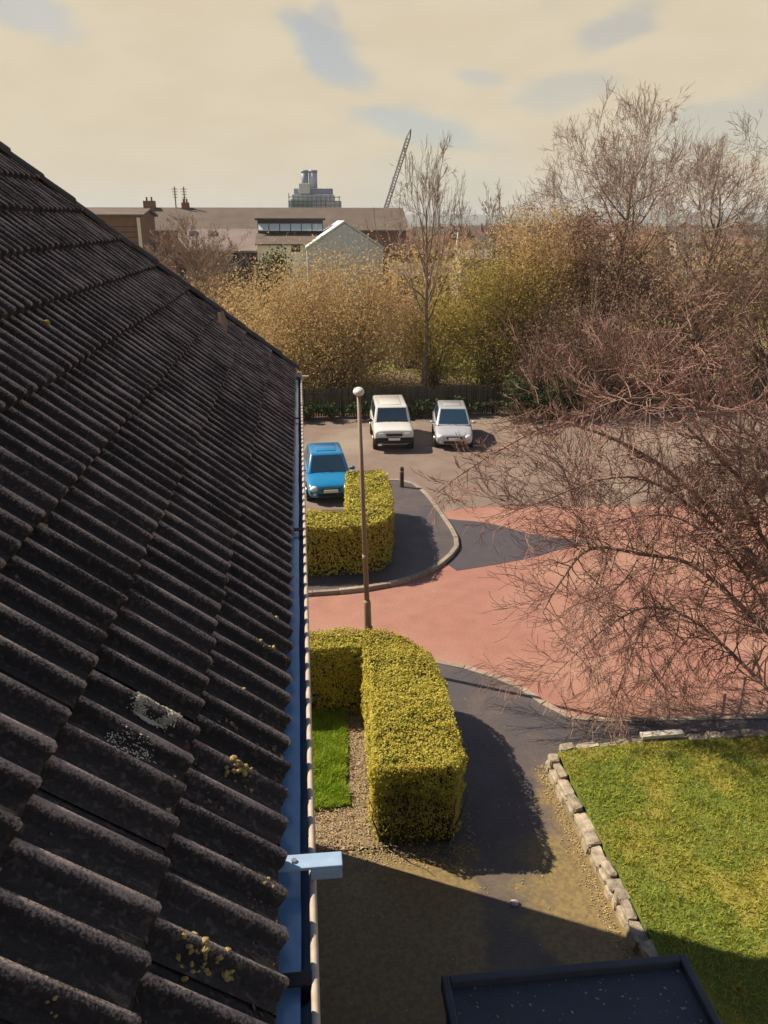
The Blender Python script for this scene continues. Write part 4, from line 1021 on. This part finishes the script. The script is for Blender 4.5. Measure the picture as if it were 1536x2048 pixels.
# workshop with glazed clerestory and cream wall
D = 98; x0, x1 = X(512, D), X(648, D)
ws = thing('workshop', 'cream walled workshop with pale glazed strip along its roof', 'building', ((x0 + x1) / 2, D, -.03))
a = (x1 - x0) / 2; q = lambda py, dd=0: Z(py, D + dd)
MB().box(-a, a, 0, 9, 0, q(486)).build('wall', M['render'], ws)
rm = MB(); zA, zB = q(487), q(466, 4)
rm.v = [(-a - .2, -.4, zA), (a + .2, -.4, zA), (a + .2, 4, zB), (-a - .2, 4, zB)] + [(-a - .2, -.4, zA - .15), (a + .2, -.4, zA - .15), (a + .2, 4, zB - .3), (-a - .2, 4, zB - .3)]
rm.f = [(0, 1, 2, 3), (4, 7, 6, 5), (0, 4, 5, 1), (1, 5, 6, 2), (2, 6, 7, 3), (3, 7, 4, 0)]
rm.build('lower_roof', M['slate'], ws)
MB().box(-a, a, 4.02, 8.9, q(487), q(440, 4)).build('clerestory_wall', M['dkwall'], ws)
for k in range(6):
    xa = -a + .1 + k * (2 * a - .1) / 6
    xb = xa + (2 * a - .1) / 6 - .1; za, zb_ = q(459, 3), q(441, 4)
    gp = MB(); gp.v = [(xa, 3.2, za), (xb, 3.2, za), (xb, 4.4, zb_), (xa, 4.4, zb_), (xa, 3.2, za - .12), (xb, 3.2, za - .12), (xb, 4.4, zb_ - .12), (xa, 4.4, zb_ - .12)]
    gp.f = [(0, 1, 2, 3), (7, 6, 5, 4), (0, 4, 5, 1), (1, 5, 6, 2), (2, 6, 7, 3), (3, 7, 4, 0)]; gp.build('glazing_panel', M['glazing'], ws)
MB().box(-a - .3, a + .3, 3.7, 9.2, q(440, 4), q(436, 4)).build('roof_edge', M['dkwall'], ws)
wn = MB().box(X(590, D) - (x0 + x1) / 2 - .5, X(590, D) - (x0 + x1) / 2 + .5, -.06, .04, q(503), q(489)).build('window', M['dkwall'], ws)
# pale gabled shed
D = 92; x0, x1 = X(612, D), X(766, D)
g5, _ = gabled('gabled_shed', 'pale blue grey gable ended shed beside the glazed workshop', x0, x1, D, D + 16, Z(498, D), Z(446, D), M['bluegrey'], M['glazing'], 'y', .12)
rb = MB()
for k in range(14):
    xx = -(x1 - x0) / 2 + .4 + k * (x1 - x0 - .8) / 13; zt_ = Z(446, D) - abs(xx) / ((x1 - x0) / 2) * (Z(446, D) - Z(498, D)) - .15
    rb.box(xx - .03, xx + .03, -8.05, -8.002, .1, zt_)
stuff(rb.build('cladding_ribs', M['bluegrey'], g5))
D = 135; x0, x1 = X(640, D), X(800, D)
fr_ = thing('flat_hall', 'long flat roofed hall with pale edge behind the gabled shed', 'building', ((x0 + x1) / 2, D, -.03)); a = (x1 - x0) / 2
MB().box(-a, a, 0, 14, 0, Z(432, D)).build('wall', M['bluegrey'], fr_); MB().box(-a - .3, a + .3, -.3, 14.3, Z(432, D) + .002, Z(425, D)).build('roof_edge', M['glazing'], fr_)
MB().box(-a - .35, a + .35, -.35, 14.35, Z(425, D) + .002, Z(422, D)).build('roof_cap', M['dkwall'], fr_)
# plant tower with funnel
D = 260; cx = X(628, D); k_ = D / F * 1.07
pt = thing('plant_tower', 'stepped grey industrial plant tower with twin blue grey funnels on the skyline', 'tower', (cx, D, -.03))
zt = lambda py: Z(py, D)
def lv(name, pxa, pxb, pya, pyb, m, y0=0, y1=10):
    return MB().box(X(pxa, D) - cx, X(pxb, D) - cx, y0, y1, zt(pyb), zt(pya)).build(name, m, pt, bevel=.15)
lv('base_block', 580, 682, 418, 600, M['slate2'], 0, 14); lv('lower_tier', 578, 684, 402, 417.6, M['funnel_pale'], .5, 13); lv('green_panel', 583, 622, 398, 416, M['plantgreen'], -.4, .45)
lv('middle_tier', 586, 670, 388, 401.6, M['funnel_pale'], 1.5, 12); lv('upper_tier', 590, 668, 376, 387.6, M['funnel'], 2.5, 11); lv('pale_hood', 600, 622, 366, 387, M['wframe'], 1.2, 2.4)
for pxa, pxb, m in ((606, 620, M['funnel']), (621, 638, M['funnel_pale'])):
    x = (X(pxa, D) + X(pxb, D)) / 2 - cx; r_ = (X(pxb, D) - X(pxa, D)) / 2
    MB().tube([(x, 6, zt(377)), (x, 6, zt(342))], r_, 14).build('funnel', m, pt, True)
    MB().tube([(x, 6, zt(343)), (x, 6, zt(338))], r_ * 1.08, 14).build('funnel_band', M['funnel'], pt, True)
for k in range(12):
    x = X(580 + k * 9, D) - cx; MB().tube([(x, -.6, zt(420)), (x, -.6, zt(392 if k % 3 else 386))], .12, 4).build('scaffold_pole', M['crane'], pt)
for py in (394, 402, 410): MB().tube([(X(578, D) - cx, -.7, zt(py)), (X(682, D) - cx, -.7, zt(py))], .1, 4).build('scaffold_rail', M['crane'], pt)
# crane boom
D = 210; b0 = at(768, 428, D); b1 = at(822, 258, D)
cr = thing('crane', 'thin lattice crane jib slanting up behind the slim bare tree', 'crane', (b0.x, D, -.03))
A = Vector((0, 0, b0.z)); Bv = Vector((b1.x - b0.x, 0, b1.z)); dirb = (Bv - A).normalized(); nrm = dirb.cross(Vector((0, 1, 0)))
jm = MB(); nseg = 26; s_ = .42
cor = [nrm * s_ + Vector((0, s_, 0)), nrm * -s_ + Vector((0, s_, 0)), nrm * s_ - Vector((0, s_, 0)), nrm * -s_ - Vector((0, s_, 0))]
for c in cor: jm.tube([A + c, A.lerp(Bv, .9) + c, Bv], .13, 4)
for k in range(nseg):
    p = A.lerp(Bv, k / nseg * .9); q_ = A.lerp(Bv, (k + 1) / nseg * .9)
    for i, j in ((0, 1), (1, 3), (3, 2), (2, 0)): jm.tube([p + cor[i], q_ + cor[j]], .075, 3)
jm.build('jib', M['crane'], cr, fix=False)
MB().box(-2.2, 1.6, -1.6, 1.6, 1.2, A.z + .3).build('mast', M['crane'], cr); MB().box(-3, 3, -2, 2, 0, 1.2).build('undercarriage', M['crane'], cr)
# distant houses on the right
M['farpale'] = mat('far_pale_render', (.40, .36, .30), (.34, .30, .25), .9, .5)
rng = random.Random(30)
spec = [(868, 478, 150, 'r'), (915, 482, 165, 'r'), (960, 478, 170, 's'), (1000, 470, 185, 'r'), (880, 462, 230, 's'), (940, 465, 250, 'r'), (985, 460, 260, 's'), (1040, 465, 240, 'r'), (1090, 470, 200, 'r'), (900, 455, 340, 'r'), (960, 454, 360, 's'), (1020, 452, 380, 'r'), (1130, 468, 190, 's'), (1300, 470, 180, 'r'), (1400, 465, 200, 's'), (1480, 470, 190, 'r')] + [(830 + 31 * k, 462 - (k * 7) % 9, 280 + (k * 53) % 240, 'rs'[(k * k) % 3 == 1]) for k in range(23)]
for px_, py_, D, kd in spec:
    x = X(px_, D); wd = rng.uniform(8, 12); zr = Z(py_, D); zr = max(zr, 6.5)
    pale = rng.random() > .8; nmr = ('red' if kd == 'r' else 'brown') + ' roofed ' + ('pale walled' if pale else 'brick'); lab = nmr + ' house among the distant houses'
    gabled('distant_house', lab, x - wd / 2, x + wd / 2, D, D + 8, zr - 2.6, zr, M['farpale'] if pale else M['farbrick'], M['redroof'] if kd == 'r' else M['slate'], over=.3,
           wins=[(-2.2, zr - 4.6, 1.2, 1.3), (2.2, zr - 4.6, 1.2, 1.3)], chim=[(wd * .38, 0, zr - .5, zr + 1.1, .8)], group='distant ' + nmr + ' houses', cat='house')
D = 84; x0, x1 = X(795, D), X(905, D)
gabled('brick_garage', 'dark brown roofed low building behind the slim bare tree', x0, x1, D, D + 7, Z(556, D), Z(532, D + 3.5), M['farbrick'], M['slate'], wins=[(1.0, 1.2, 1.2, 1.2)])
D = 100; x0, x1 = X(925, D), X(992, D)
gabled('white_bungalow', 'white walled bungalow left of the golden ivy clad bush', x0, x1, D, D + 7, Z(522, D), Z(506, D + 3.5), M['farpale'], M['slate2'], wins=[(0, 1.4, 1.4, 1.3)])
D = 112; sp = thing('telegraph_pole', 'pale pole standing among the distant roofs', 'pole', (X(916, D), D, -.03))
MB().tube([(0, 0, 0), (0, 0, Z(462, D))], [.16, .12], 8).build('pole', M['render'], sp, True); MB().box(-.7, .7, -.06, .06, Z(462, D) - .6, Z(462, D) - .45).build('crossarm', M['crane'], sp)
# hills
hm_ = MB(); nx = 120
for j, (yy, base) in enumerate(((2600, 0), (3000, 26), (3400, 46), (3900, 60), (4800, 0))):
    for i in range(nx + 1):
        x = -5200 + i * 10400 / nx; h = base * (.75 + .5 * noise.noise(Vector((x / 900, yy / 3000, 2))) + .25 * noise.noise(Vector((x / 260, yy / 800, 5)))) 
        hm_.v.append((x, yy, -.5 + max(0, h)))
for j in range(4):
    for i in range(nx): hm_.f.append((j * (nx + 1) + i, j * (nx + 1) + i + 1, (j + 1) * (nx + 1) + i + 1, (j + 1) * (nx + 1) + i))
struct(hm_.build('hills', M['hill'], smooth=True))

# ------------------------------------------------------------------ haze
hz = MB().box(-5400, 5400, -60, 5200, -1.6, 82).build('haze', None); stuff(hz)
hmz = bpy.data.materials.new('haze_air'); hmz.use_nodes = True; t = hmz.node_tree; t.nodes.remove(t.nodes['Principled BSDF'])
pvn = t.nodes.new('ShaderNodeVolumePrincipled'); pvn.inputs['Density'].default_value = .00022; pvn.inputs['Color'].default_value = (.78, .85, .95, 1); pvn.inputs['Anisotropy'].default_value = .1
t.links.new(pvn.outputs[0], t.nodes['Material Output'].inputs['Volume']); hz.data.materials.append(hmz)
tag(hz, 'thin pale haze in the air over the far roofs', 'haze')
